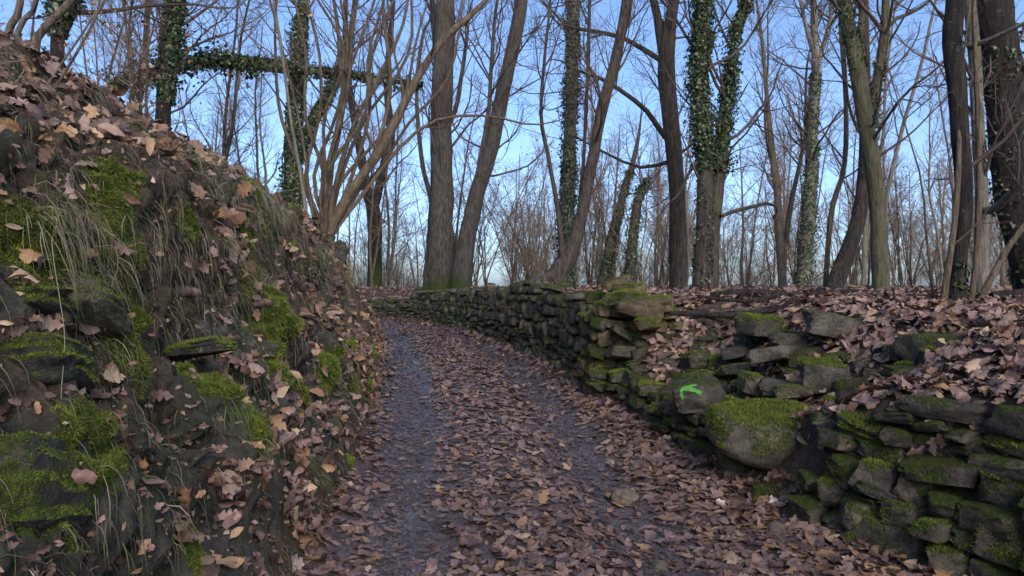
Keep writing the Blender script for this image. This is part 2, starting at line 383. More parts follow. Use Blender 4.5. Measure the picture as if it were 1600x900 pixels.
# bank
cs = np.concatenate([np.arange(0, 1.3, 0.0125), np.arange(1.3, 2.7, 0.03), [2.9, 3.2]])
Yb, Sb = np.meshgrid(rows, cs[::-1], indexing='ij'); Xb = XL(Yb) - Sb / slope_cos(XL, Yb)
v, q, info = sheet(Xb, Yb)
nrm = grid_normals(v)
qn = Sb / 1.4
w = smooth(Sb / 0.18) * (1 - 0.75 * smooth((Sb - 0.9) / 0.8)) * smooth((3.2 - Sb) / 0.5)
strat = v @ np.array([0.35, 0.45, 1.0])
mossm = fbm(v * np.array([2.3, 2.3, 2.8]), 3, 55) + 0.22 * fbm(v * 8, 3, 57)
mossm = mossm + 0.16 * smooth(Sb / 0.2) - 0.6 * smooth((Sb - 0.62) / 0.35) - 0.36
near_moss = sum(np.exp(-(((v - ray_bank(px_, py_)) / (rr_ * 1.45 * np.array([1.3, 1.1, 1.0]))) ** 2).sum(-1)) for px_, py_, rr_ in (
    (205, 470, 0.13), (200, 540, 0.12), (40, 430, 0.10), (375, 660, 0.13), (445, 575, 0.09), (380, 420, 0.11), (130, 310, 0.10), (290, 850, 0.10), (105, 690, 0.09), (440, 495, 0.10), (20, 210, 0.09), (520, 600, 0.12), (250, 370, 0.08), (330, 600, 0.07)))
mossm = smooth((mossm + 1.0 * near_moss) / 0.40)
rockz = smooth((fbm(v * 1.1, 2, 81) + 0.12) / 0.3) * (1 - smooth((Sb - 0.75) / 0.3))
pw = np.stack([v[..., 0] * 3.4, v[..., 1] * 2.6, strat * 5.5], -1) + 0.5 * np.stack([fbm(v * 4, 2, 82), fbm(v * 4, 2, 83), fbm(v * 4, 2, 84)], -1)
rid, edge = worley(pw, 3); rid2, edge2 = worley(v * 11 + 0.35 * fbm(v * 20, 2, 85)[..., None], 9)
ledge = 0.16 * np.exp(-((Sb - 0.62 - 0.15 * fbm(v * 1.3, 2, 86)) / 0.16) ** 2) - 0.10 * np.exp(-((Sb - 0.36 - 0.1 * fbm(v * 1.5, 2, 87)) / 0.13) ** 2)
disp = 0.18 * fbm(v * 1.5, 3, 31) + ledge * smooth(HB(Yb) - 1.2)
disp += rockz * (0.10 * rid - 0.055 * (1 - smooth(edge / 0.22))) + (1 - 0.5 * rockz) * (0.035 * rid2 - 0.03 * (1 - smooth(edge2 / 0.25)))
disp += 0.055 * fbm(v * 8, 4, 41, 0.65) + 0.012 * fbm(v * 34, 3, 42, 0.7)
disp += mossm * (0.035 + 0.05 * fbm(v * 9, 2, 43) + 0.022 * fbm(v * 26, 2, 44))
v = v + nrm * (disp * w)[..., None]
bank_v, bank_q, bank_s, bank_m = v, q, Sb, mossm
bank = obj('bank', mesh_from('bank', v, [q], attrs={'moss': mossm.ravel(), 'rock': rockz.ravel()}), M['bank']); bank['kind'] = 'structure'
bank['label'] = 'steep mossy earth bank with exposed rock and roots beside the lane'
# woodland floor on both sides, out to the horizon
cr_ = np.concatenate([np.arange(0, 2.0, 0.05), np.arange(2.0, 14, 0.3), geo_steps(14, 3000, 0.4, 1.22)])
Yr, Sr = np.meshgrid(rows2, cr_, indexing='ij'); Xr_ = XR(Yr) + Sr
v, q, info = sheet(Xr_, Yr)
v[..., 2] += 0.03 * fbm(v * 5, 3, 61) * smooth(Sr / 0.5) * (Sr < 30)
ter = obj('woodland_floor', mesh_from('woodland_floor', v, [q]), M['floor']); ter['kind'] = 'structure'
ter['label'] = 'leaf covered woodland floor of the terrace behind the walls'
cl_ = geo_steps(3.2, 3000, 0.25, 1.18)
Yl, Sl = np.meshgrid(rows2, cl_[::-1], indexing='ij'); Xl_ = XL(Yl) - Sl / slope_cos(XL, Yl)
v, q, info = sheet(Xl_, Yl)
hs = obj('hillside', mesh_from('hillside', v, [q]), M['floor']); hs['kind'] = 'structure'
hs['label'] = 'wooded hillside rising above the bank'

def ground_z(x, y): return float(terrain(x, y)[0])

# ------------------------------------------------------------------ leaves
def leaf_template(kind, n, seed):
    r = np.random.default_rng(seed)
    t = np.linspace(0, 1, n + 1); idx = np.arange(n + 1)
    if kind == 'oak':
        env = np.sin(np.pi * np.clip(t * 0.94 + 0.03, 0, 1)) ** 0.7 * (0.70 + 0.40 * t)
    else:
        env = 0.52 * np.sin(np.pi * np.clip(t * 0.97 + 0.01, 0, 1)) ** 0.8
    x = t - 0.5
    bend, tw, roll = r.uniform(-0.9, 1.1), r.uniform(-0.9, 0.9), r.choice([-1, 1]) * r.uniform(0.3, 5.5)
    skew = r.uniform(-0.12, 0.12)
    V = []
    for s_ in (-1, 0, 1):
        if kind == 'oak':
            ph = r.integers(0, 3); pat = np.array([r.uniform(0.34, 0.6), r.uniform(0.75, 0.95), 1.0])[(idx + ph) % 3] if n > 6 else np.where((idx + ph) % 2, 1.0, 0.55)
            wl = 0.40 * env * pat * r.uniform(0.75, 1.15, n + 1)
        else: wl = 0.38 * env * r.uniform(0.9, 1.1, n + 1)
        wl[0] = 0.012; wl[-1] = 0.012
        y = s_ * wl; yr = np.sin(roll * y) / roll; zr = (1 - np.cos(roll * y)) / roll
        z = zr + bend * x ** 2 * 0.8 + tw * y * x + 0.035 * r.uniform(-1, 1, n + 1) * (0.3 + abs(s_))
        V.append(np.stack([x + (0.05 if kind == 'oak' else 0.0) * ((idx % 3) == 1) * abs(s_), yr + skew * np.sin(3 * x), z], -1))
    V = np.concatenate(V); k = n + 1
    i = np.arange(n)
    fa = np.stack([i, i + 1, k + i + 1, k + i], -1); fb = np.stack([k + i, k + i + 1, 2 * k + i + 1, 2 * k + i], -1)
    V[:, 2] -= V[:, 2].min() * 0.6
    return V, np.concatenate([fa, fb])

LEAF_NEAR = [leaf_template('oak', 12, s) for s in range(12)] + [leaf_template('chestnut', 8, 50 + s) for s in range(6)]
LEAF_FAR = [leaf_template('oak', 6, 20 + s) for s in range(6)] + [leaf_template('chestnut', 5, 70 + s) for s in range(3)]
LEAF_TINY = [leaf_template('oak', 3, 90 + s) for s in range(6)]
LEAF_ME = {}
def leaf_mesh(i, matk):
    if (i, matk) not in LEAF_ME:
        V, Q = LEAF_NEAR[i]; me = mesh_from('leaf', V, [Q]); me.materials.append(M[matk]); LEAF_ME[(i, matk)] = me
    return LEAF_ME[(i, matk)]

def frames(nrm, yaw, tilt, rng):
    """rotation matrices whose z axis is the tilted normal"""
    n = unit(nrm + tilt[:, None] * rng.normal(size=nrm.shape))
    ref = np.stack([np.cos(yaw), np.sin(yaw), 0.01 * np.ones_like(yaw)], -1)
    x = unit(ref - n * (ref * n).sum(-1, keepdims=True)); y = np.cross(n, x)
    return np.stack([x, y, n], -1)

def litter(name, label, pos, nrm, size, tilt, rng, mat, mat_obj, n_parts, near=7.0, dark=0, flat=1.0):
    N = len(pos); yaw = rng.uniform(0, 2 * np.pi, N); Rm = frames(nrm, yaw, tilt, rng)
    tone = np.clip(rng.beta(1.15, 1.15, N), 0, 1)
    if dark: tone[-dark:] *= 0.5
    d = pos[:, 1]; px = pos[:, 0] / np.maximum(d, .1); pz = (pos[:, 2] - EYE) / np.maximum(d, .1)
    pos = pos.copy(); vis = (d > 1.5) & (np.abs(px) < 0.70) & (np.abs(pz) < 0.39)
    app = np.where(vis, size / np.maximum(d, 0.5), 0)
    parts = np.argsort(-app)[:n_parts]; isp = np.zeros(N, bool); isp[parts] = True
    VV, QQ, TT = [], [], []; base = 0
    lod = size / np.maximum(d, 1.0)
    for temps, sel in ((LEAF_NEAR, (lod > 0.024) & ~isp), (LEAF_FAR, (lod <= 0.024) & (lod > 0.011) & ~isp), (LEAF_TINY, (lod <= 0.011) & ~isp)):
        idx = np.nonzero(sel)[0]; which = rng.integers(0, len(temps), len(idx))
        for ti, (V, Q) in enumerate(temps):
            ii = idx[which == ti]
            if not len(ii): continue
            vv = np.einsum('nij,vj->nvi', Rm[ii], V * np.array([1, 1, flat])) * size[ii][:, None, None] + pos[ii][:, None, :]
            nv = len(V); VV.append(vv.reshape(-1, 3)); TT.append(np.repeat(tone[ii], nv))
            QQ.append((Q[None] + (np.arange(len(ii)) * nv)[:, None, None]).reshape(-1, 4) + base); base += nv * len(ii)
    o = obj(name, mesh_from(name, np.concatenate(VV), [np.concatenate(QQ)], attrs={'tone': np.concatenate(TT)}), M[mat])
    tag(o, label, 'fallen leaves', kind='stuff')
    for i in parts:
        m = Matrix([[*(Rm[i][r] * size[i] * np.array([1, 1, flat])), pos[i][r]] for r in range(3)] + [[0, 0, 0, 1]])
        lf = obj('leaf', leaf_mesh(int(rng.integers(0, len(LEAF_NEAR))), mat_obj), None, o); lf.matrix_basis = m
    return o

def surf_points(x, y, e=0.04):
    z = terrain(x, y)[0]; zx = terrain(x + e, y)[0]; zy = terrain(x, y + e)[0]
    n = unit(np.stack([-(zx - z) / e, -(zy - z) / e, np.ones_like(z)], -1))
    return np.stack([x, y, z], -1), n

rng = np.random.default_rng(11)
# on the path
N = 36000; y = 2.2 + 20.5 * rng.uniform(0, 1, N) ** 1.25; f = rng.uniform(-0.02, 1.03, N)
x = XL(y) + (XR(y) - XL(y)) * f
fr = np.interp(y, [0, 4, 7, 10.5, 17], [0.60, 0.63, 0.73, 0.79, 0.80]); wid = XR(y) - XL(y)
bare = np.exp(-(np.abs(f - 0.17) * wid / 0.27) ** 3) * 0.95 + np.exp(-(np.abs(f - fr) * wid / 0.23) ** 3) * 0.88
cl = 0.5 + 0.9 * fbm(np.stack([x * 1.6, y * 1.6, x * 0], -1), 3, 8)
keep = rng.uniform(0, 1, N) < np.clip((1 - bare) * (0.35 + cl), 0.0, 1)
x, y, f = x[keep], y[keep], f[keep]
p, n = surf_points(x, y); p[:, 2] += 0.004 + 0.022 * rng.uniform(0, 1, len(p))
size = (0.04 + 0.10 * rng.beta(1.5, 2.2, len(p))) * np.where(f > 0.85, 1.2, 1); tilt = np.where((f > 0.86) | (f < 0.04), 0.42, 0.20) * rng.uniform(0.3, 1.4, len(p))
NF = 8500; yf = 2.3 + 15 * rng.uniform(0, 1, NF) ** 1.3; wf = XR(yf) - XL(yf); cf_ = np.where(rng.uniform(0, 1, NF) < .55, 0.15, np.interp(yf, [0, 4, 7, 10.5, 17], [0.60, 0.63, 0.73, 0.79, 0.80]))
ff = cf_ + rng.normal(size=NF) * 0.17 / wf; xf = XL(yf) + wf * ff; okf = (ff > 0.02) & (ff < 0.98); xf, yf = xf[okf], yf[okf]
pf, nf = surf_points(xf, yf); pf[:, 2] += 0.006 + 0.006 * rng.uniform(0, 1, len(pf)); 
p = np.concatenate([p, pf]); n = np.concatenate([n, nf]); size = np.concatenate([size, rng.uniform(0.016, 0.065, len(pf))]); tilt = np.concatenate([tilt, np.full(len(pf), 0.16)])
litter('path_leaf_litter', 'wet brown lobed leaves strewn thickly along the middle and edges of the lane', p, n, size, tilt, rng, 'leaf_wet', 'leaf_wet_obj', 90, 7.5, len(pf), 0.55)
# on the terrace
N = 30000; y = 2.4 + 24 * rng.uniform(0, 1, N) ** 1.5; sr = 0.12 + 17 * rng.uniform(0, 1, N) ** 1.5
x = XR(y) + sr
ya = 2.4 + 6 * rng.uniform(0, 1, 9000); sa = 0.12 + 4.5 * rng.uniform(0, 1, 9000); x = np.concatenate([x, XR(ya) + sa]); y = np.concatenate([y, ya]); sr = np.concatenate([sr, sa]); N = len(x)
sl_ = (y > 4.35) & (y < 6.3) & (sr < 0.95) & (rng.uniform(0, 1, N) < 0.72)
keep = ~sl_ & (x / y < 0.85) & (rng.uniform(0, 1, N) < 0.95); x, y, sr = x[keep], y[keep], sr[keep]
p, n = surf_points(x, y); p[:, 2] += 0.01 + 0.05 * rng.uniform(0, 1, len(p))
size = (0.055 + 0.11 * rng.beta(1.5, 2.0, len(p))) * (1 + 0.25 * smooth((y - 8) / 8))
litter('terrace_leaf_litter', 'deep drift of dry brown leaves covering the terrace above the stone walls', p, n, size, 0.45 * rng.uniform(0.3, 1.3, len(p)), rng, 'leaf', 'leaf_obj', 100, 6.5)

# on the bank: sampled on its own surface
def face_samples(v, q, weight, n, rng):
    vf = v.reshape(-1, 3); a, b, c, d = (vf[q[:, k]] for k in range(4))
    nn = np.cross(c - a, d - b); area = 0.5 * np.linalg.norm(nn, axis=1)
    pr = area * weight; pr /= pr.sum(); idx = rng.choice(len(q), n, p=pr)
    u, w_ = rng.uniform(0, 1, (2, n)); u = u[:, None]; w_ = w_[:, None]
    p = (a[idx] * (1 - u) + b[idx] * u) * (1 - w_) + (d[idx] * (1 - u) + c[idx] * u) * w_
    return p, unit(nn[idx]), idx
def face_mean(a, q): return a.ravel()[q].mean(1)
bs, bm = face_mean(bank_s, bank_q), face_mean(bank_m, bank_q)
bc = bank_v.reshape(-1, 3)[bank_q].mean(1); bdep = bc[:, 1]
bvis = (bdep > 1.25) & (bdep < 20) & (np.abs(bc[:, 0]) < bdep * 0.82 + 0.2)
clump = fbm(bc * 2.6, 3, 77)
wt = bvis * (bdep > 1.6) * np.where(bs > 0.72, 1.6, 0.22 + 2.2 * smooth((clump + 0.05) / 0.20)) * (1 - 0.65 * bm * (bs < 0.9)) * np.where(bs < 0.15, 1.4, 1.0)
p, n, idx = face_samples(bank_v, bank_q, wt, 11000, rng)
p = p + n * (0.008 + 0.03 * rng.uniform(0, 1, len(p)))[:, None]
pb, nb_, _ = face_samples(bank_v, bank_q, bvis * (1 - 0.5 * bm) / np.maximum(bdep, 1.6), 9000, rng)      # crumbs of leaf
pb = pb + nb_ * 0.006; p = np.concatenate([p, pb]); n = np.concatenate([n, nb_])
litter('bank_leaf_litter', 'withered lobed leaves caught on the mossy bank', p, n, np.concatenate([0.05 + 0.10 * rng.beta(1.6, 2.0, len(p) - 9000), rng.uniform(0.015, 0.045, 9000)]), 0.6 * rng.uniform(0.3, 1.3, len(p)), rng, 'leaf', 'leaf_obj', 110, 7.0)

# ------------------------------------------------------------------ moss fuzz and grass
def fuzz(p, n, length, width, rng, lean=0.6):
    """one thin triangle per blade"""
    N = len(p); d = unit(n + lean * rng.normal(size=(N, 3))); s = unit(np.cross(d, rng.normal(size=(N, 3))))
    a = p - s * width[:, None]; b = p + s * width[:, None]; c = p + d * length[:, None]
    V = np.stack([a, b, c], 1).reshape(-1, 3); T = np.arange(3 * N).reshape(-1, 3)
    return V, T
wt = bvis * (bm > 0.45) * bm / np.maximum(bdep, 1.2) ** 1.3
p, n, idx = face_samples(bank_v, bank_q, wt, 125000, rng)
sc = np.clip(p[:, 1] / 2.6, 0.7, 2.5)
V, T = fuzz(p, n, rng.uniform(0.007, 0.022, len(p)) * sc, 0.0016 * sc, rng)
o = obj('moss', mesh_from('moss', V, [T]), M['moss']); tag(o, 'bright green cushions of moss growing on the earth bank', 'moss', kind='stuff')

def blades(base, dirs, length, droop, width, rng, seg=4):
    N = len(base); t = np.linspace(0, 1, seg + 1)
    P = np.zeros((N, seg + 1, 3)); P[:, 0] = base; d = unit(dirs.copy())
    for kx in range(seg):
        d = unit(d + np.array([0, 0, -1.0]) * droop[:, None] / seg * 1.6 + 0.10 * rng.normal(size=d.shape))
        P[:, kx + 1] = P[:, kx] + d * (length / seg)[:, None]
    side = unit(np.cross(P[:, -1] - P[:, 0], rng.normal(size=(N, 3))))
    wv = width[:, None] * (1 - t[None] ** 1.5 * 0.92)
    L = P - side[:, None] * wv[..., None]; Rr = P + side[:, None] * wv[..., None]
    V = np.stack([L, Rr], 2).reshape(-1, 3); K = (seg + 1) * 2
    i = np.arange(seg); qf = np.stack([2 * i, 2 * i + 1, 2 * i + 3, 2 * i + 2], -1)
    return V, (qf[None] + (np.arange(N) * K)[:, None, None]).reshape(-1, 4)

TUFT = []
for s in range(6):
    r = np.random.default_rng(300 + s); nb = 80
    base = r.normal(size=(nb, 3)) * np.array([0.08, 0.03, 0.03]); dirs = np.stack([r.normal(size=nb) * 0.5, 0.5 + r.normal(size=nb) * 0.35, 0.55 + 0.3 * r.normal(size=nb)], -1)
    V, Q = blades(base, dirs, r.uniform(0.12, 0.34, nb), r.uniform(1.8, 4.5, nb), r.uniform(0.0010, 0.0021, nb), r, 5)
    TUFT.append(mesh_from('grass_tuft', V, [Q])); TUFT[-1].materials.append(M['grass' if s < 4 else 'green'])
wt = bvis * (bdep < 13) * np.where((bs > 0.40) & (bs < 1.15), 1.0, np.where(bs < 0.40, 0.22, 0.22)) * smooth((fbm(bc * 1.7, 2, 91) + 0.25) / 0.3) / np.maximum(bdep, 2) ** 0.6
p, n, idx = face_samples(bank_v, bank_q, wt, 220, rng)
for i in range(len(p)):
    y = unit(np.array([n[i][0], n[i][1], 0.15])); zz = np.array([0, 0, 1.0]); xx = unit(np.cross(y, zz)); zz = np.cross(xx, y)
    low = bs[idx[i]] < 0.4
    s = rng.uniform(0.5, 1.1) * (0.6 if low else 1.0)
    o = obj('grass_tuft', TUFT[int(rng.integers(4, 6)) if low and rng.uniform() < .8 else int(rng.integers(0, 5))], None)
    o.matrix_basis = Matrix([[xx[r_] * s, y[r_] * s, zz[r_] * s, p[i][r_]] for r_ in range(3)] + [[0, 0, 0, 1]])
    tag(o, 'tuft of drooping dry grass hanging on the bank', 'grass tuft', 'grass tufts hanging on the bank')
# thin short grass as ground cover on the bank face
wt = bvis * (bs < 1.3) * smooth((fbm(bc * 3.1, 2, 95) + 0.1) / 0.3) * np.where(bdep > 5, 1.6, 1) / np.maximum(bdep, 2) ** 0.7
p, n, idx = face_samples(bank_v, bank_q, wt, 9000, rng)
V, Q = blades(p, n + np.array([0, 0, 0.5]), rng.uniform(0.04, 0.13, len(p)) , rng.uniform(1.0, 2.8, len(p)), rng.uniform(0.0009, 0.002, len(p)), rng, 3)
o = obj('grass', mesh_from('grass', V, [Q]), M['green']); tag(o, 'fine green grass sprouting all over the bank face', 'grass', kind='stuff')

# straw and withered grass hanging over the bank
wt = bvis * (bs > 0.12) * (bs < 1.35) * np.where(bs > 0.45, 1.6, 0.7) * (0.25 + smooth((fbm(bc * 2.0, 3, 98) + 0.15) / 0.3)) * (1 - 0.6 * bm) / np.maximum(bdep, 1.8) ** 0.9
p, n, idx = face_samples(bank_v, bank_q, wt, 15000, rng)
V, Q = blades(p, n * 0.8 + np.array([0, 0, 0.25]), rng.uniform(0.05, 0.20, len(p)), rng.uniform(2.0, 5.0, len(p)), rng.uniform(0.0008, 0.0017, len(p)) * np.clip(p[:, 1] / 4, 0.8, 2.2), rng, 4)
o = obj('withered_grass', mesh_from('withered_grass', V, [Q]), M['grass']); tag(o, 'withered straw coloured grass hanging down the upper face of the bank', 'grass', kind='stuff')

# rootlets and dead stalks trailing down the bank
wt = bvis * (bs > 0.15) * (bs < 0.95) / np.maximum(bdep, 1.6)
p, n, idx = face_samples(bank_v, bank_q, wt, 900, rng)
Pn = np.zeros((900, 6, 3)); Pn[:, 0] = p; dd_ = unit(n + 0.7 * rng.normal(size=n.shape)); Ln = rng.uniform(0.05, 0.26, 900)
for kx in range(1, 6):
    dd_ = unit(dd_ + np.array([0, 0, -0.55]) + 0.22 * rng.normal(size=n.shape)); Pn[:, kx] = Pn[:, kx - 1] + dd_ * (Ln / 5)[:, None]
V, Q = tubes(Pn, rng.uniform(0.0008, 0.0024, 900)[:, None] * np.linspace(1, 0.4, 6)[None], 3)
k = NT('rootlet'); g = k.new('ShaderNodeNewGeometry'); k.color(k.ramp(g.outputs['Random Per Island'], [(0, (0.03, 0.02, 0.014)), (0.6, (0.10, 0.07, 0.05)), (1, (0.28, 0.22, 0.16))])); k.rough(0.85)
o = obj('rootlets', mesh_from('rootlets', V, [Q]), k.m); tag(o, 'thin rootlets and dead stalks trailing from the bank face', 'roots', kind='stuff')

# ------------------------------------------------------------------ stones and walls
def ico(sub):
    import bmesh
    bm_ = bmesh.new(); bmesh.ops.create_icosphere(bm_, subdivisions=sub, radius=1.0)
    V = np.array([v_.co[:] for v_ in bm_.verts]); Tq = np.array([[v_.index for v_ in f_.verts] for f_ in bm_.faces]); bm_.free(); return V, Tq
ICO = {s: ico(s) for s in (2, 4)}
def round_stone(sub, seed, cuts=4, rough=0.17):
    V, T = ICO[sub]; r = np.random.default_rng(seed); V = np.sign(V) * np.abs(V) ** 0.8
    for _ in range(cuts):
        nn = unit(r.normal(size=3)); d = r.uniform(0.7, 1.0); ex = np.maximum(V @ nn - d, 0); V = V - ex[:, None] * nn * 0.8
    V = V + unit(V) * (rough * fbm(V * 1.8 + seed, 5, seed % 50, 0.55)[:, None]); return V / np.abs(V).max(0), T
def block(seed, cuts_, rough):
    import bmesh
    r = np.random.default_rng(seed); bm_ = bmesh.new()
    for sx in (-1, 1):
        for sy in (-1, 1):
            for sz in (-1, 1):
                bm_.verts.new((sx * r.uniform(0.55, 1.0), sy * r.uniform(0.55, 1.0), sz * r.uniform(0.55, 1.0)))
    for _ in range(7):
        q_ = r.uniform(-0.85, 0.85, 3); q_[r.integers(0, 3)] = r.choice([-1, 1]) * r.uniform(0.85, 1.05); bm_.verts.new(q_)
    res = bmesh.ops.convex_hull(bm_, input=bm_.verts[:])
    bmesh.ops.delete(bm_, geom=[g_ for g_ in set(res['geom_interior']) | set(res['geom_unused']) if isinstance(g_, bmesh.types.BMVert)], context='VERTS')
    bmesh.ops.dissolve_limit(bm_, angle_limit=math.radians(9), verts=bm_.verts[:], edges=bm_.edges[:])
    bmesh.ops.bevel(bm_, geom=bm_.edges[:], offset=0.07 if cuts_ else 0.10, segments=1, affect='EDGES', clamp_overlap=True)
    bmesh.ops.triangulate(bm_, faces=bm_.faces[:])
    if cuts_: bmesh.ops.subdivide_edges(bm_, edges=bm_.edges[:], cuts=cuts_, use_grid_fill=True); bmesh.ops.triangulate(bm_, faces=bm_.faces[:])
    V = np.array([v_.co[:] for v_ in bm_.verts]); bm_.verts.index_update(); T = np.array([[v_.index for v_ in f_.verts] for f_ in bm_.faces]); bm_.free()
    if cuts_:
        U_ = unit(V); V = V + U_ * (rough * fbm(V * 2.6 + seed, 5, seed % 40, 0.65)[:, None])
        lay = vnoise(np.stack([V[:, 0] * 0.9, V[:, 1] * 0.9, V[:, 2] * 5.5 + 0.7 * V[:, 0]], -1) + seed, 3)
        V[:, :2] += U_[:, :2] * (rough * 1.1 * lay)[:, None]
    return V / np.abs(V).max(0), T
ST_FAR = [block(900 + s, 0, 0) for s in range(14)]
ST_MID = [block(940 + s, 1, 0.07) for s in range(14)]
ST_NEAR = [block(970 + s, 3, 0.11) for s in range(12)]
ROCK = [block(1040 + s, 6, 0.17) for s in range(7)]
ROUND = [round_stone(4, 1000 + s) for s in range(3)]
_smesh = {}
def stone_mesh(lst, key, i, matk):
    if (key, i, matk) not in _smesh:
        V, T = lst[i]; me = mesh_from('stone', V, [T]); me.set_sharp_from_angle(angle=math.radians(38)); me.materials.append(M[matk]); _smesh[(key, i, matk)] = me
    return _smesh[(key, i, matk)]
def rot(rx, ry, rz): return np.array((Matrix.Rotation(rz, 3, 'Z') @ Matrix.Rotation(ry, 3, 'Y') @ Matrix.Rotation(rx, 3, 'X')))
def stone_obj(name, lst, key, i, matk, c, dims, R, parent=None):
    o = obj(name, stone_mesh(lst, key, i, matk), None, parent)
    A = R * (np.asarray(dims) / 2)[None, :]
    o.matrix_basis = Matrix([[*A[r_], c[r_]] for r_ in range(3)] + [[0, 0, 0, 1]]); return o

def lay_courses(line, zbase, ztop, rng, hl=(0.06, 0.19), ll=(0.08, 0.33), batter=0.16, depth=0.26):
    """line(u): point on the wall foot (x,y) at arc length u, list of (centre, dims, yaw)"""
    pts, L = line; out = []; cum = np.concatenate([[0], np.cumsum(np.linalg.norm(np.diff(pts, axis=0), axis=1))])
    get = lambda u: np.array([np.interp(u, cum, pts[:, 0]), np.interp(u, cum, pts[:, 1])])
    zoff = -0.04
    for c in range(40):
        h = rng.uniform(*hl); u = rng.uniform(-0.1, 0.05); any_ = False
        while u < cum[-1]:
            l = rng.uniform(*ll); um = u + l / 2; P = get(um); t = unit(get(um + 0.05) - get(um - 0.05)); nn = np.array([-t[1], t[0]])
            zb, zt = zbase(P), ztop(P); z = zb + zoff + h / 2 + 0.025 * vnoise(np.array([um * 1.2, c * 0.3, 0.0]), 5)
            if z < zt + 0.02 * rng.normal():
                hh = h * rng.uniform(0.7, 1.35); q_ = P + nn * (-(batter * (z - zb)) + rng.uniform(-0.03, 0.05) - 0.02)
                out.append((np.array([q_[0], q_[1], z]), (l * rng.uniform(0.95, 1.15), depth * rng.uniform(0.8, 1.2), hh), math.atan2(t[1], t[0]) + rng.normal() * 0.14)); any_ = True
            u += l * rng.uniform(0.92, 1.0)
        zoff += h * 0.93
        if not any_ and c > 4: break
    return out

def moss_on(o, lst, i, c, dims, R, n, rng, upmin=0.25, length=0.02, side=(0, 0, 1.0)):
    V, T = lst[i]; Vw = (V * (np.array(dims) / 2)) @ R.T + c
    a, b, d = (Vw[T[:, k_]] for k_ in range(3)); nn = np.cross(b - a, d - a); ar = np.linalg.norm(nn, axis=1); nu = unit(nn)
    ctr = (a + b + d) / 3; w_ = ar * (nu @ np.array(side) + 0.8 * fbm(ctr * 5, 3, 14) > upmin)
    if w_.sum() <= 0: return
    idx = rng.choice(len(T), n, p=w_ / w_.sum()); u = rng.uniform(0, 1, (2, n)); f_ = u.sum(0) > 1; u[:, f_] = 1 - u[:, f_]
    p_ = a[idx] + (b - a)[idx] * u[0][:, None] + (d - a)[idx] * u[1][:, None]
    Vm, Tm = fuzz(p_, nu[idx], rng.uniform(0.4, 1.1, n) * length, np.full(n, 0.00048 * np.linalg.norm(np.asarray(c) - np.array([0, 0, EYE]))), rng)
    inv = np.array(o.matrix_basis.inverted()); Vm = Vm @ inv[:3, :3].T + inv[:3, 3]
    obj('moss', mesh_from('moss', Vm, [Tm]), M['moss'], o)
def build_wall(name, label, stones, rng, mats, n_near, lst=ST_MID, key='mid', cat='wall', mossy=0, leaves=0):
    c0 = np.mean([s[0] for s in stones], 0); c0[2] = min(s[0][2] for s in stones)
    root = empty(name); tag(root, label, cat)
    app = np.array([s[1][0] * s[1][2] / np.linalg.norm(s[0] - np.array([0, 0, EYE])) ** 2 for s in stones])
    order = np.argsort(-app); VV, TT, base = [], [], 0
    for rank, i in enumerate(order):
        c, dims, yaw = stones[i]; R = rot(rng.normal() * 0.14, rng.normal() * 0.15, yaw + (math.pi if rng.uniform() < .5 else 0))
        mk = mats[int(rng.integers(0, len(mats)))]
        if rank < n_near:
            si = int(rng.integers(0, len(lst))); so = stone_obj('stone', lst, key, si, mk, c, dims, R, root)
            if rank < mossy and rng.uniform() < 0.6: moss_on(so, lst, si, c, dims, R, int(np.clip(dims[0] * dims[1] * 28000, 400, 3500)), rng, 0.45, 0.018)
        else:
            V, T = ST_FAR[int(rng.integers(0, len(ST_FAR)))]
            VV.append((V * (np.array(dims) / 2)) @ R.T + c); TT.append(T + base); base += len(V)
    if VV:
        o = obj('stone_infill', mesh_from('stone_infill', np.concatenate(VV), [np.concatenate(TT)]), M[mats[0]], root); o['kind'] = 'stuff'
    return root

def line_xr(y0, y1, n=200):
    y = np.linspace(y0, y1, n); return np.stack([XR(y), y], -1)
zb = lambda P: float(ZP(P[1])) + 0.04
rngw = np.random.default_rng(5)
# the wall's foot runs away from the camera; its outer side (+normal) looks onto the lane
st = lay_courses((line_xr(7.35, 24.5, 400), 0), zb, lambda P: float(ZEDGE(P[1])) + 0.04 + 0.05 * math.sin(P[1] * 2.3), rngw)
for _ in range(26):       # loose capping stones
    yy = rngw.uniform(8, 21); st.append((np.array([XR(yy) + rngw.uniform(0.12, 0.45), yy, float(ZEDGE(yy)) + 0.07]), (rngw.uniform(.22, .5), rngw.uniform(.2, .35), rngw.uniform(.07, .13)), rngw.uniform(0, 3)))
build_wall('dry_stone_wall', 'long dark mossy dry stone wall curving away with the lane', st, rngw, ['stone_wall', 'stone_wall', 'stone_mossy'], 300)
# squared end of that wall, its courses facing the camera
zc = lambda P: float(ZP(P[1])) + 0.05
e0, e1 = np.array([0.90, 7.36]), np.array([1.62, 6.98])
st = lay_courses((np.linspace(e1, e0, 40), 0), zc, lambda P: 1.40, rngw, (0.09, 0.16), (0.14, 0.30), 0.06, 0.30)
st += lay_courses((np.linspace(e0 + np.array([0.03, 0.02]), e0 + np.array([-0.06, 0.5]), 20), 0), zc, lambda P: 1.38, rngw, (0.10, 0.18), (0.16, 0.30), 0.06, 0.30)
for (px, py, w_, h_, d) in ((968, 466, 40, 22, 7.2), (1000, 482, 82, 34, 7.0), (1025, 474, 60, 26, 7.05), (985, 452, 60, 18, 7.5), (968, 445, 46, 24, 8.2), (1012, 507, 44, 20, 6.9), (990, 462, 50, 14, 7.3)):
    st.append((at(px, py, d), (w_ / F * d, 0.30, h_ / F * d), rngw.normal() * 0.25 - 0.3))
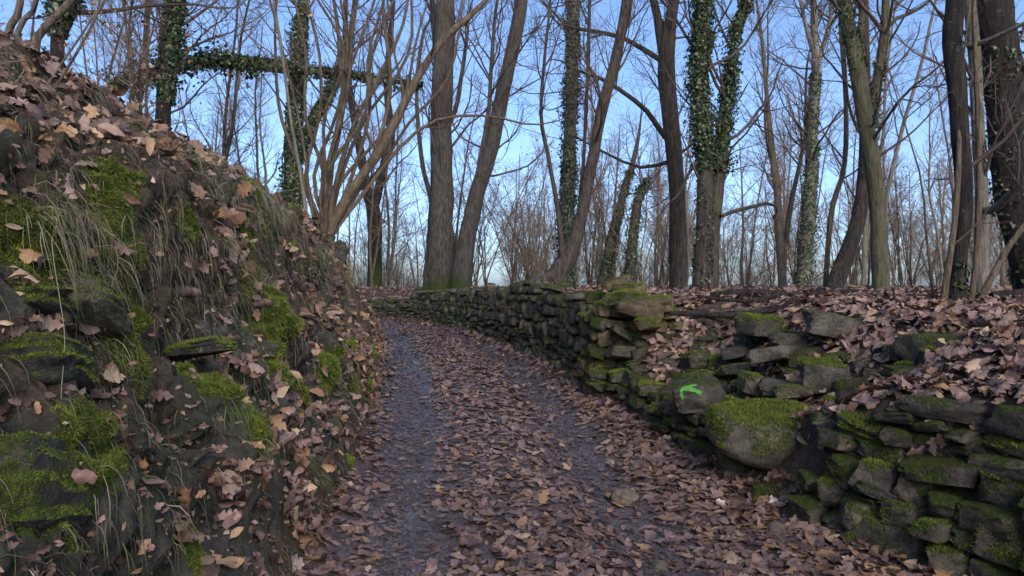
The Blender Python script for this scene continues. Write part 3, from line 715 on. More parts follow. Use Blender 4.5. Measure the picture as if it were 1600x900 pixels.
build_wall('wall_end', 'squared mossy wall end, its stacked stones coloured as if sunlit, facing down the lane', st, rngw, ['stone_sun_tint', 'stone_sun_tint', 'stone_mossy'], 200, ST_NEAR, 'near', mossy=40)
# slumped wall between that end and the boulder, then the near stretch of stacked slabs
st = lay_courses((line_xr(5.35, 7.1, 60), 0), zb, lambda P: float(ZEDGE(P[1])) - 0.04, rngw, (0.08, 0.15), (0.12, 0.30), 0.25, 0.28)
for (px, py, w_, h_, d) in ((1190, 512, 90, 42, 6.1), (1232, 533, 60, 28, 5.7), (1205, 554, 74, 26, 5.6), (1085, 562, 40, 30, 6.5), (1148, 580, 58, 20, 6.0), (1288, 586, 78, 58, 5.05),
                            (1212, 605, 56, 26, 5.25), (1172, 597, 34, 34, 5.4), (1130, 640, 50, 34, 5.6), (1112, 660, 46, 30, 5.6), (1150, 550, 46, 22, 6.2), (1245, 612, 60, 22, 5.1),
                            (1095, 592, 46, 20, 6.1), (1060, 606, 30, 24, 6.2), (1160, 725, 60, 34, 5.0), (1240, 742, 70, 22, 4.75), (1197, 772, 44, 38, 4.62), (1320, 632, 60, 20, 4.7), (1312, 560, 60, 24, 5.3)):
    st.append((at(px, py, d), (w_ / F * d, 0.26, h_ / F * d), rngw.normal() * 0.35 - 0.2))
for _ in range(150):
    yy = rngw.uniform(4.3, 7.0); sr_ = rngw.uniform(0.05, 1.0) ** 1.3; xx = XR(yy) + sr_; w_ = rngw.uniform(0.07, 0.26)
    if abs(xx / yy * F + 800 - 1095) < 45 and yy < 5.9 or (abs(xx / yy * F + 800 - 1208) < 80 and yy < 5.2): continue
    st.append((np.array([xx, yy, ground_z(xx, yy) + w_ * 0.10]), (w_, w_ * rngw.uniform(0.6, 1), w_ * rngw.uniform(0.35, 0.65)), rngw.uniform(0, 3.1)))
build_wall('collapsed_wall', 'slumped mossy stretch of wall with stones spilling out around the boulder', st, rngw, ['stone_wall', 'stone_mossy', 'stone_bare'], 260, ST_NEAR, 'near', mossy=60)
st = lay_courses((line_xr(2.3, 4.45, 80), 0), zb, lambda P: float(ZEDGE(P[1])) - 0.10, rngw, (0.06, 0.17), (0.12, 0.42), 0.30, 0.30)
st = [s_ for s_ in st if s_[0][1] < 4.28]
for (px, py, w_, h_, d) in ((1385, 682, 130, 62, 4.1), (1466, 650, 96, 62, 4.05), (1472, 716, 136, 44, 3.85), (1398, 738, 84, 36, 3.95), (1572, 700, 110, 62, 3.55), (1310, 768, 46, 46, 4.15), (1356, 798, 84, 58, 3.95),
                            (1480, 770, 66, 32, 3.75), (1380, 764, 80, 18, 3.9), (1530, 780, 74, 20, 3.6), (1545, 752, 60, 26, 3.6), (1448, 792, 60, 20, 3.75), (1425, 812, 110, 20, 3.8), (1480, 850, 90, 52, 3.65), (1560, 842, 90, 76, 3.42),
                            (1414, 846, 48, 34, 3.8), (1460, 888, 96, 26, 3.65), (1345, 842, 66, 44, 3.95), (1386, 868, 66, 38, 3.85), (1455, 592, 160, 30, 4.35), (1545, 545, 80, 40, 4.5), (1590, 760, 50, 40, 3.45), (1400, 800, 50, 26, 3.85), (1520, 815, 60, 26, 3.55)):
    st.append((at(px, py, d), (w_ / F * d, 0.30, h_ / F * d), rngw.normal() * 0.22 - 0.55))
near_stones = st
build_wall('slab_wall', 'dry stone wall of thin dark slabs capped by moss at the lane edge', st, rngw, ['stone_wall', 'stone_mossy', 'stone_mossy', 'stone_bare'], 280, ST_NEAR, 'near', mossy=70)

# single stones that stand out
def lone(name, label, cat, lst, key, i, mat, c, dims, R, moss_n=0, group=None, upmin=0.25, side=(0, 0, 1.0)):
    o = stone_obj(name, lst, key, i, mat, c, dims, R); tag(o, label, cat, group)
    if moss_n: moss_on(o, lst, i, c, dims, R, moss_n, np.random.default_rng(i + moss_n), upmin, 0.0042 * float(np.linalg.norm(np.asarray(c) - np.array([0, 0, EYE]))), side)
    return o
lone('boulder', 'large rounded boulder with a thick moss cap set in the slumped wall', 'boulder', ROUND, 'round', 0, 'stone_pale', at(1208, 676, 4.85), (0.92, 0.66, 0.45), rot(0.12, 0.16, -0.12), 20000, upmin=0.42, side=(-0.62, -0.25, 0.75))
lone('stone_slab', 'angular grey slab tilted on top of the slumped wall', 'slab', ST_NEAR, 'near', 3, 'stone_bare', at(1312, 510, 5.5), (0.58, 0.24, 0.22), rot(0.05, 0.16, 0.1))
lone('boulder', 'rounded greenish boulder half buried in leaves below the dark multi-stemmed tree', 'boulder', ROUND, 'round', 1, 'stone_bare', at(1475, 548, 4.6), (0.60, 0.42, 0.26), rot(0, 0.06, 0.1))
AR = at(1093, 616, 5.55); ARR = rot(0.22, -0.08, -0.22)
ast = lone('painted_stone', 'flat mossy stone in the slumped wall carrying a painted green arrow', 'stone', ST_NEAR, 'near', 5, 'stone_bare', AR, (0.44, 0.34, 0.26), ARR)
lone('stone', 'pale stone lying among wet leaves in the middle of the lane', 'stone', ROUND, 'round', 2, 'stone_plain', np.array([*at(975, 776, 4.75)[:2], ground_z(*at(975, 776, 4.75)[:2]) + 0.045]), (0.19, 0.15, 0.11), rot(0, 0.1, 0.2))
for (px, py, d, w_, lb) in ((1215, 850, 4.05, 0.15, 'grey stone lying in leaves at the foot of the slab wall'), (1030, 890, 3.75, 0.11, 'small pale stone at the near edge of the lane')):
    c = at(px, py, d); c[2] = ground_z(c[0], c[1]) + 0.015
    lone('stone', lb, 'stone', ROUND, 'round', 2, 'stone_plain', c, (w_, w_ * .8, w_ * .6), rot(0.1, 0, 0.8))
# painted arrow: a thin skin of paint draped on the stone's face
def ray_tri(orig, dirs, V, T):
    best = np.full(len(dirs), np.inf); a, b, c = V[T[:, 0]], V[T[:, 1]], V[T[:, 2]]; e1_, e2_ = b - a, c - a
    for i_, d in enumerate(dirs):
        h = np.cross(d, e2_); det = (e1_ * h).sum(1); ok = np.abs(det) > 1e-12; inv = np.where(ok, 1 / np.where(ok, det, 1), 0)
        s = orig - a; u = (s * h).sum(1) * inv; qv = np.cross(s, e1_); w_ = (d * qv).sum(1) * inv; t = (e2_ * qv).sum(1) * inv
        hit = ok & (u >= 0) & (w_ >= 0) & (u + w_ <= 1) & (t > 0.01)
        if hit.any(): best[i_] = t[hit].min()
    return best
V, T = ST_NEAR[5]; Vs = (V * (np.array((0.44, 0.34, 0.26)) / 2)) @ ARR.T + AR
def stroke(pts, n=10):
    """quad strip in picture pixels: (x, y, half width)"""
    c = catmull([(a, b, w_) for a, b, w_ in pts], n); t = unit(np.gradient(c[:, :2], axis=0)); nn = np.stack([-t[:, 1], t[:, 0]], -1)
    r = np.random.default_rng(4); wv = c[:, 2:3] * (1 + 0.3 * r.uniform(-1, 1, (n, 1)))
    cols = [c[:, :2] + nn * wv * s for s in (-1, -0.33, 0.33, 1)]
    return np.stack(cols, 1)
PV, PQ, b0 = [], [], 0
orig = np.array([0, 0, EYE])
for s in (stroke([(1096, 615, 2.6), (1085, 610, 2.8), (1074, 608, 2.4), (1064, 608, 1.6)], 14), stroke([(1089, 601, 1.0), (1080, 603, 2.2), (1070, 606, 2.4), (1063, 611, 2.0)], 14), stroke([(1064, 609, 1.6), (1065, 616, 2.4), (1067, 624, 1.4)], 10)):
    d = np.stack([(s[..., 0] - 800) / F, np.ones(s.shape[:2]), (450 - s[..., 1]) / F], -1).reshape(-1, 3)
    t = ray_tri(orig, d, Vs, T); t = np.where(np.isfinite(t), t, np.nanmedian(np.where(np.isfinite(t), t, np.nan)))
    PV.append(orig + d * (t - 0.006)[:, None]); n_, m_ = s.shape[:2]
    i, j = np.meshgrid(np.arange(n_ - 1), np.arange(m_ - 1), indexing='ij')
    PQ.append(np.stack([i * m_ + j, i * m_ + j + 1, (i + 1) * m_ + j + 1, (i + 1) * m_ + j], -1).reshape(-1, 4) + b0); b0 += n_ * m_
k = NT('green_paint'); k.color(k.mix(k.ramp(k.noise(k.pos(), 75, 5, 0.75), [(0.36, 0.0), (0.48, 1.0)]), (0.085, 0.085, 0.06), k.ramp(k.noise(k.pos(), 50, 3), [(0.3, (0.06, 0.30, 0.035)), (0.7, (0.15, 0.50, 0.08))]))); k.rough(0.8)
k.bump(k.noise(k.pos(), 60, 5, 0.7), 1.0, 0.02)
inv = np.array(ast.matrix_basis.inverted()); PVa = np.concatenate(PV) @ inv[:3, :3].T + inv[:3, 3]
obj('painted_arrow', mesh_from('painted_arrow', PVa, [np.concatenate(PQ)]), k.m, ast)

# rocks breaking out of the bank
for (px, py, w_, h_, ry, rz, mat, i, lb) in (
        (35, 760, 0.52, 0.28, -0.50, -0.9, 'stone_bank', 2, 'big pale-edged rock jutting from the foot of the bank'),
        (120, 480, 0.34, 0.13, -0.55, -0.9, 'stone_bare', 1, 'tilted layered rock beside the bright moss cushion'),
        (35, 475, 0.30, 0.09, -0.35, -0.8, 'stone_bank', 4, 'flat rock ledge under dark moss high on the bank'),
        (60, 575, 0.34, 0.16, -0.4, -0.9, 'stone_bank', 6, 'dark rock with dangling roots between two ledges of the bank'),
        (315, 545, 0.16, 0.07, -0.2, -0.9, 'stone_bank', 0, 'small dark rock under a clump of curled leaves on the bank'),
        ):
    c = ray_bank(px, py); c = c + np.array([-0.015, 0.0, 0])
    lone('bank_rock', lb, 'rock', ROCK, 'rock', i, mat, c, (w_, 0.30, h_), rot(0.15, ry * 0.7, rz - 0.6), 6000, upmin=0.5)

# ------------------------------------------------------------------ trees
def wander(n, amp, rng, freq=3):
    t = np.linspace(0, freq, n); return amp * np.stack([vnoise(np.stack([t, t * 0 + rng.uniform(0, 99), t * 0], -1), 2) for _ in range(3)], -1)

def children(P, R, per, length, ang, start, K, rng, ratio=0.55, up=0.12, wob=0.16, rmin=0.003, lenmul=None):
    """grow side shoots on every stem of a batch"""
    N, K0, _ = P.shape; tot = N * per; ip = np.repeat(np.arange(N), per)
    t = start + (1 - start) * rng.uniform(0, 1, tot) ** 0.85; t = np.minimum(t, 0.985) * (K0 - 1)
    i = np.floor(t).astype(int); f = (t - i)[:, None]
    p = P[ip, i] * (1 - f) + P[ip, i + 1] * f; d = unit(P[ip, i + 1] - P[ip, i]); r = (R[ip, i] * (1 - f[:, 0]) + R[ip, i + 1] * f[:, 0])
    perp = unit(np.cross(d, rng.normal(size=(tot, 3)))); a = np.radians(rng.uniform(*ang, tot))[:, None]
    d = d * np.cos(a) + perp * np.sin(a)
    L = rng.uniform(*length, tot) * (1.15 - 0.6 * t / (K0 - 1))
    if lenmul is not None: L = L * lenmul[ip]
    r0 = np.maximum(np.minimum(r * ratio, L * 0.014 + 0.002), rmin)
    Q = np.zeros((tot, K, 3)); Q[:, 0] = p
    for s in range(1, K):
        d = unit(d + np.array([0, 0, up]) + wob * rng.normal(size=d.shape)); Q[:, s] = Q[:, s - 1] + d * (L / (K - 1))[:, None]
    Rr = r0[:, None] * np.linspace(1, 0.32, K)[None]
    return Q, Rr

def in_view(Q, margin=1.3):
    m = Q.mean(1); d = np.maximum(m[:, 1], 0.5)
    return (np.abs(m[:, 0]) < 0.78 * d + 1.5) & (m[:, 2] < EYE + 0.42 * d * margin + 0.8)

def crown_of(stems, rng, dens=1.0, size=1.0, start=0.3, lvl3=True, cull=True, thin=1.0):
    dens = dens * 1.35
    """stems: list of (pts, radii); returns verts, quads of every branch and twig"""
    V, Q, b = [], [], 0
    def add(P, R, s):
        nonlocal b
        if len(P) == 0: return
        vv, qq = tubes(P, R, s); V.append(vv); Q.append(qq + b); b += len(vv)
    for P, R in stems:
        P = P[None]; R = R[None]
        L = np.linalg.norm(np.diff(P[0], axis=0), axis=1).sum()
        n1 = max(3, int(2.0 * L * dens))
        P1, R1 = children(P, R, n1, (0.7 * size, 2.6 * size), (30, 70), start, 8, rng, 0.5, 0.10, 0.14)
        R1 = R1 * thin
        if cull: k_ = in_view(P1, 1.6); P1, R1 = P1[k_], R1[k_]
        add(P1, R1, 5)
        if len(P1) == 0: continue
        P2, R2 = children(P1, R1, max(3, int(6 * min(dens, 1.3))), (0.35 * size, 1.3 * size), (25, 65), 0.15, 6, rng, 0.6, 0.06, 0.2, 0.0028)
        if cull: k_ = in_view(P2); P2, R2 = P2[k_], R2[k_]
        add(P2, R2, 3)
        if lvl3 and len(P2):
            P3, R3 = children(P2, R2, 4, (0.15 * size, 0.6 * size), (20, 60), 0.15, 4, rng, 0.7, 0.02, 0.22, 0.0022)
            if cull: k_ = in_view(P3); P3, R3 = P3[k_], R3[k_]
            add(P3, R3, 3)
    if not V: return None
    return np.concatenate(V), np.concatenate(Q)

def ivy_on(stems, spec, rng, leaf=(0.03, 0.055)):
    spec = [(a, b, c, int(n * 1.9), fl * 0.85) for a, b, c, n, fl in spec]; leaf = (leaf[0] * 0.62, leaf[1] * 0.75)
    V, T, b = [], [], 0
    for si, t0, t1, n, fluff in spec:
        P, R = stems[si]; K = len(P); t = rng.uniform(t0, t1, n) * (K - 1)
        lump = vnoise(np.stack([t * 1.1, t * 0, t * 0], -1), int(rng.integers(0, 99))); keep = rng.uniform(0, 1, n) < 0.75 + 0.4 * lump; t = t[keep]; n2 = len(t)
        i = np.minimum(np.floor(t).astype(int), K - 2); f = (t - i)[:, None]
        p = P[i] * (1 - f) + P[i + 1] * f; r = R[i]; ax = unit(P[i + 1] - P[i])
        rad = unit(np.cross(ax, rng.normal(size=(n2, 3))))
        nz = np.clip(0.5 + 1.2 * vnoise(p * 2.3 + rad * 0.8, 9), 0.1, 1.6)
        p = p + rad * (r + 0.01 + np.abs(rng.normal(size=n2)) * fluff * nz)[:, None]
        nn = unit(rad + 0.6 * rng.normal(size=(n2, 3)) + np.array([0, 0, 0.3])); down = unit(np.array([0, 0, -1.0]) + 0.6 * rng.normal(size=(n2, 3)))
        dn = unit(down - nn * (down * nn).sum(-1, keepdims=True)); sd = np.cross(nn, dn); s = rng.uniform(*leaf, n2)[:, None]
        a = p - dn * s * 0.7; c = p + dn * s; l = p - sd * s * 0.75 - dn * s * 0.15 - nn * s * 0.15; rr = p + sd * s * 0.75 - dn * s * 0.15 - nn * s * 0.15
        V.append(np.stack([a, l, c, rr], 1).reshape(-1, 3)); k_ = np.arange(n2) * 4
        T.append(np.concatenate([np.stack([k_, k_ + 1, k_ + 2], -1), np.stack([k_, k_ + 2, k_ + 3], -1)]) + b); b += 4 * n2
    return np.concatenate(V), np.concatenate(T)

def kites(pos, size, rng):
    n2 = len(pos); nn = unit(rng.normal(size=(n2, 3))); dn = unit(np.cross(nn, rng.normal(size=(n2, 3))) + np.array([0, 0, -0.6])); sd = np.cross(nn, dn); s_ = size[:, None]
    V = np.stack([pos, pos + dn * s_ * 0.5 - sd * s_ * 0.3, pos + dn * s_, pos + dn * s_ * 0.5 + sd * s_ * 0.3], 1).reshape(-1, 3); V += 0
    k_ = np.arange(n2) * 4; return V, np.concatenate([np.stack([k_, k_ + 1, k_ + 2], -1), np.stack([k_, k_ + 2, k_ + 3], -1)])

def traced(pts, depth, rng, ext=4.0, lean=0.0, root=False, wob=0.03):
    """stem from picture points (x, y, width in px) at a depth; carries on above the frame and down into the ground"""
    pts = list(pts); C = []; 
    for kx, (px, py, w_) in enumerate(pts):
        d = depth + lean * kx / max(1, len(pts) - 1); c = at(px, py, d); C.append((*c, w_ / F * d / 2))
    C = np.array(C)
    if root:
        g = ground_z(C[0, 0], C[0, 1])
        if C[0, 2] > g - 0.25:
            fl = np.array([C[0, 0] - (C[1, 0] - C[0, 0]) * 0.1, C[0, 1], min(g, C[0, 2]) - 0.25, C[0, 3] * 1.30]); C = np.vstack([fl, C])
    if ext > 0:
        d = unit(C[-1, :3] - C[-2, :3]); e = C[-1]
        for kx in (0.5, 1.0):
            C = np.vstack([C, [*(e[:3] + (d * 0.8 + np.array([0, 0, 0.2])) * ext * kx + 0.15 * rng.normal(size=3) * kx), max(0.006, e[3] * (1 - 0.92 * kx))]])
    L = np.linalg.norm(np.diff(C[:, :3], axis=0), axis=1).sum(); n = int(np.clip(L * 4, 10, 60))
    S = catmull(C, n); P = S[:, :3] + wander(n, wob, rng, L * 0.8); R = np.maximum(S[:, 3], 0.004)
    P[0] = S[0, :3]
    return P, R

def add_tube_part(name, P, R, mat, parent, sides=12, moss_to=None, rough=0.06, rng=None):
    v, q = tubes(P[None], R[None], sides)
    ctr = np.repeat(P, sides, axis=0); rad = v - ctr
    v = ctr + rad * (1 + rough * fbm(v * np.array([6, 6, 2.0]), 3, 12) * 2 + rough * vnoise(v * np.array([22, 22, 4.0]), 4))[:, None]
    mo = np.zeros(len(v))
    if moss_to is not None: mo = smooth((moss_to - v[:, 2] + 0.5 * fbm(v * 3, 3, 17)) / 0.35)
    return obj(name, mesh_from(name, v, [q], attrs={'moss': mo}), M[mat], parent)

def tree(name, label, depth, stems, seed, mat='bark_grey', cat='tree', ivy=None, ivy_leaf=(0.03, 0.055), dens=1.0, size=1.0, start=0.3, ext=4.0, moss=None, twig='twig', group=None, sides=14, thin=1.0, lvl3=True, rough=0.06, wob=0.03, cling=0):
    r = np.random.default_rng(seed); root = empty(name); tag(root, label, cat, group); out = []
    for k_, s in enumerate(stems):
        opt = {}
        if isinstance(s, tuple): s, opt = s
        P, R = traced(s, depth + opt.get('dd', 0.0), r, opt.get('ext', ext), opt.get('lean', r.normal() * 0.4 if k_ else 0.0), root=opt.get('root', k_ == 0), wob=wob)
        out.append((P, R))
        add_tube_part('trunk' if k_ == 0 or opt.get('root') else 'limb', P, R, mat, root, sides if k_ == 0 else 9, moss, rough)
    g = out[0][0][0]
    cr = crown_of(out, r, dens, size, start, lvl3, thin=thin)
    if cr is not None: obj('crown', mesh_from('crown', cr[0], [cr[1]], attrs={}), M[twig], root)
    if ivy:
        v, t = ivy_on(out, ivy, r, ivy_leaf); obj('ivy', mesh_from('ivy', v, [t], smooth_shade=False), M['ivy'], root)
    if cling and cr is not None:
        v, t = kites(cr[0][r.integers(0, len(cr[0]), cling)], r.uniform(0.03, 0.075, cling), r); obj('clinging_leaves', mesh_from('clinging_leaves', v, [t], smooth_shade=False), M['leaf_cling'], root)
    # move the origin to the foot of the tree
    off = Vector(g); root.location = off
    for ch in root.children: ch.matrix_parent_inverse = Matrix.Translation(-off)
    return root, out

tree('bare_tree', 'thickest straight grey trunk with mossy foot standing behind the wall bend', 20.5,
     [[(690, 452, 50), (689, 380, 40), (690, 280, 35), (692, 150, 33), (695, 40, 30), (692, -80, 27)],
      ([(672, 452, 24), (676, 380, 19), (682, 260, 15), (688, 150, 13), (678, 40, 10)], {'root': True, 'lean': 1.0}),
      ([(690, 215, 9), (712, 170, 8), (722, 115, 7), (730, 60, 5)], {'ext': 1.5})], 1, 'bark_grey', moss=2.1, dens=0.9, size=1.2, start=0.35, rough=0.08)
tree('bare_tree', 'bent leaning trunk with mossy foot beside the thickest trunk', 19.6,
     [[(720, 452, 34), (730, 370, 28), (744, 310, 25), (766, 240, 23), (786, 140, 22), (806, 50, 21), (822, -60, 18)],
      ([(735, 330, 10), (750, 250, 8), (762, 180, 7), (768, 100, 6), (775, 20, 5)], {'ext': 2})], 2, 'bark_grey', moss=2.0, dens=0.9, size=1.2, start=0.35, cling=80)
tree('forked_tree', 'slim dark trunk forking low beyond the far end of the bank', 26,
     [[(585, 470, 24), (586, 400, 22), (584, 330, 22), (574, 296, 16), (560, 220, 13), (545, 130, 10), (540, 20, 8)],
      ([(586, 320, 15), (597, 270, 14), (610, 215, 14), (604, 140, 10), (612, 40, 8)], {})], 3, 'bark_dark', moss=2.6, dens=1.0, size=1.2)
tree('ivy_tree', 'straight pale trunk wrapped in a narrow column of ivy above the wall', 15,
     [[(884, 440, 24), (887, 330, 22), (890, 200, 20), (893, 90, 18), (896, 0, 17), (899, -90, 14)]], 4, 'bark_pale',
     ivy=[(0, 0.0, 0.58, 4600, 0.07), (0, 0.5, 0.72, 700, 0.03)], dens=1.0, size=1.0, start=0.45)
tree('leaning_tree', 'slender trunk leaning over from a gnarled stump on the wall top', 12.3,
     [[(868, 432, 30), (893, 395, 24), (912, 330, 19), (925, 260, 18), (940, 170, 17), (962, 95, 17), (978, 10, 16), (990, -70, 13)],
      ([(905, 350, 7), (912, 240, 6), (917, 120, 6), (922, 0, 5)], {'ext': 2}),
      ([(880, 420, 9), (872, 330, 8), (858, 250, 7), (846, 180, 6), (852, 80, 5), (860, 0, 4)], {'ext': 1.5}),
      ([(875, 428, 26), (852, 434, 18), (838, 445, 10), (830, 470, 5)], {'ext': 0, 'lean': -0.3})], 5, 'bark_brown', dens=0.8, size=0.8, rough=0.1)
tree('bare_tree', 'dark trunk with long arching limbs beside the twin ivied trunks', 13,
     [[(1062, 452, 30), (1059, 380, 28), (1056, 300, 25), (1048, 200, 25), (1040, 110, 27), (1046, 40, 20), (1060, -40, 15)],
      ([(1038, 100, 17), (1030, 40, 14), (1016, -30, 11)], {}),
      ([(1040, 215, 9), (1018, 178, 8), (985, 150, 7), (940, 122, 6), (905, 110, 4)], {'ext': 0.8, 'lean': -0.8}),
      ([(1034, 95, 9), (1008, 78, 8), (970, 58, 7), (925, 48, 6), (880, 40, 4)], {'ext': 0.8, 'lean': 0.9}),
      ([(1052, 250, 7), (1000, 262, 5), (945, 240, 4), (900, 215, 3)], {'ext': 0.6, 'lean': 1.0})], 6, 'bark_brown', dens=1.0, size=1.0)
tree('ivy_tree', 'twin trunks joined at the foot with thick dark ivy from mid height', 11,
     [[(1095, 456, 32), (1098, 400, 28), (1101, 320, 26), (1102, 230, 24), (1094, 130, 22), (1096, 30, 20), (1094, -70, 18)],
      ([(1112, 456, 26), (1114, 380, 22), (1122, 290, 20), (1132, 200, 14), (1140, 120, 13), (1152, 50, 12), (1172, -20, 10)], {'root': True, 'lean': 0.5}),
      ([(1126, 338, 6), (1150, 330, 6), (1180, 322, 6), (1206, 317, 5), (1216, 330, 4)], {'ext': 0.3, 'lean': 0.6}),
      ([(1100, 240, 6), (1080, 260, 5), (1060, 300, 4)], {'ext': 0.3})], 7, 'bark_brown',
     ivy=[(0, 0.40, 0.85, 5200, 0.07), (1, 0.36, 0.85, 4200, 0.085), (0, 0.1, 0.4, 300, 0.02)], ivy_leaf=(0.025, 0.05), dens=0.8, size=0.9)
tree('bare_tree', 'slim pale trunk with ivy on its lower half behind the terrace edge', 21,
     [[(1254, 456, 22), (1260, 380, 20), (1266, 290, 19), (1270, 200, 16), (1275, 110, 14), (1272, 40, 11), (1268, -50, 9)],
      ([(1274, 110, 8), (1290, 60, 7), (1300, 0, 5)], {}), ([(1274, 90, 8), (1262, 50, 7), (1250, 0, 5)], {})], 8, 'bark_pale',
     ivy=[(0, 0.02, 0.55, 3800, 0.06)], ivy_leaf=(0.035, 0.06), dens=1.1, size=1.1)
tree('forked_tree', 'slim orange-brown trunk forking beside the slim pale trunk', 22,
     [[(1224, 456, 14), (1221, 390, 13), (1216, 310, 11), (1206, 230, 9), (1198, 160, 7), (1190, 60, 5)],
      ([(1228, 380, 9), (1238, 310, 8), (1252, 240, 6), (1260, 190, 5)], {}), ([(1212, 290, 5), (1196, 200, 4), (1200, 100, 3)], {})], 9, 'bark_hazel', twig='twig_tan', dens=1.2, size=1.0)
tree('bare_tree', 'pale olive trunk forking high with strands of ivy, on the terrace', 10,
     [[(1378, 462, 27), (1373, 380, 25), (1367, 290, 24), (1355, 200, 24), (1340, 110, 23), (1324, 20, 22), (1312, -70, 18)],
      ([(1364, 200, 17), (1372, 130, 16), (1382, 60, 15), (1388, -20, 12)], {}),
      ([(1348, 90, 9), (1347, 40, 9), (1346, -30, 8)], {}),
      ([(1385, 50, 7), (1400, 30, 6), (1430, 18, 5), (1455, 0, 4)], {'ext': 0.8})], 10, 'bark_olive', ivy=[(0, 0.55, 0.78, 500, 0.05), (1, 0.0, 0.3, 120, 0.04)], ivy_leaf=(0.025, 0.045), dens=0.7, size=0.9)
tree('leaning_tree', 'dark trunk leaning behind the pale olive trunk', 11.6,
     [[(1302, 458, 28), (1318, 410, 25), (1338, 350, 23), (1348, 280, 19), (1350, 200, 16), (1352, 100, 12)]], 11, 'bark_brown', dens=0.8)
tree('snag_tree', 'nearest blackish knotty trunk rising from a cluster of thin stems', 6.4,
     [[(1490, 506, 26), (1497, 440, 22), (1501, 380, 22), (1505, 300, 26), (1497, 220, 24), (1494, 130, 25), (1488, 60, 27), (1496, 10, 26), (1498, -60, 22)]], 12, 'bark_dark',
     ivy=[(0, 0.0, 0.22, 120, 0.03)], dens=0.35, size=0.6, ext=3, rough=0.13)
for kx, (s, lb) in enumerate((([(1470, 508, 11), (1474, 440, 10), (1484, 370, 9), (1494, 300, 8), (1500, 230, 7)], 'thin pale stem leaning against the blackish knotty trunk'),
                              ([(1508, 505, 9), (1520, 450, 9), (1528, 350, 8), (1528, 200, 8), (1522, 60, 7), (1520, -40, 6)], 'thin straight stem rising close behind the blackish knotty trunk'),
                              ([(1512, 508, 10), (1540, 450, 11), (1570, 390, 9), (1600, 350, 8), (1640, 300, 7)], 'thin crooked stem bending away over the fallen log'),
                              ([(1462, 500, 5), (1455, 440, 4), (1446, 360, 3), (1440, 280, 3)], 'very thin shoot beside the blackish knotty trunk'))):
    tree('sapling', lb, 6.3 + 0.12 * kx, [s], 130 + kx, 'bark_hazel', dens=0.5, size=0.45, ext=1.2, sides=8, group='stems round the knotty trunk', start=0.4)
tree('bare_tree', 'broad dark trunk leaning at the edge of the terrace behind pale branches', 9,
     [[(1650, 560, 70), (1618, 440, 62), (1592, 330, 58), (1578, 230, 56), (1570, 130, 56), (1556, 40, 54), (1548, -60, 48)]], 14, 'bark_dark', ivy=[(0, 0.1, 0.6, 500, 0.05)], dens=0.6, rough=0.09)
tree('bare_tree', 'pale grey trunk with a bare lichen branch beside the broad dark trunk', 8.2,
     [[(1540, 490, 22), (1535, 400, 20), (1534, 300, 19), (1530, 200, 18), (1524, 100, 18), (1516, 0, 17), (1512, -70, 15)],
      ([(1512, 72, 8), (1540, 64, 8), (1570, 50, 7), (1610, 30, 6)], {'ext': 0.6, 'lean': -0.6}),
      ([(1535, 330, 12), (1560, 320, 12), (1585, 295, 11), (1620, 265, 10)], {'ext': 0.8, 'lean': -0.9})], 15, 'bark_pale', dens=0.5, size=0.7)
tree('ivy_tree', 'ivy-clad trunk with an ivied fork rising behind the bank crest', 14,
     [[(455, 345, 26), (457, 270, 26), (460, 190, 22), (466, 100, 18), (474, 20, 15), (482, -60, 12)],
      ([(462, 250, 16), (480, 210, 14), (500, 165, 13), (520, 130, 12), (545, 70, 9), (556, 0, 7)], {'lean': 0.8})], 16, 'bark_brown',
     ivy=[(0, 0.05, 0.62, 5200, 0.07), (1, 0.0, 0.6, 1800, 0.06), (0, 0.6, 0.8, 400, 0.04)], ivy_leaf=(0.03, 0.06), dens=0.8)
tree('ivy_tree', 'dark ivied trunk crossed by the fallen ivied trunk above the bank', 11,
     [[(258, 200, 20), (262, 130, 18), (268, 60, 17), (276, 0, 16), (284, -80, 12)]], 17, 'bark_dark', ivy=[(0, 0.2, 0.85, 3800, 0.06)], dens=0.9)
tree('ivy_tree', 'ivied trunk at the top of the bank near the leaning pale stems', 8,
     [[(92, 80, 20), (100, 20, 19), (108, -40, 17), (112, -90, 14)]], 18, 'bark_dark', ivy=[(0, 0.2, 0.9, 2600, 0.10)], dens=0.6)
r17, s17 = tree('fallen_tree', 'dead trunk hung with ivy, lying level across the standing trunks', 12.6,
     [([(170, 138, 14), (240, 112, 14), (320, 92, 14), (400, 98, 13), (470, 108, 12), (540, 116, 10), (610, 128, 7), (660, 134, 5)], {'ext': 0, 'root': False, 'lean': 1.6})], 19, 'bark_dark',
     ivy=[(0, 0.0, 0.55, 1700, 0.17), (0, 0.1, 0.5, 700, 0.30), (0, 0.5, 1.0, 600, 0.12)], ivy_leaf=(0.04, 0.075), dens=0.8, size=0.5, start=0.0)
hz = np.random.default_rng(8)
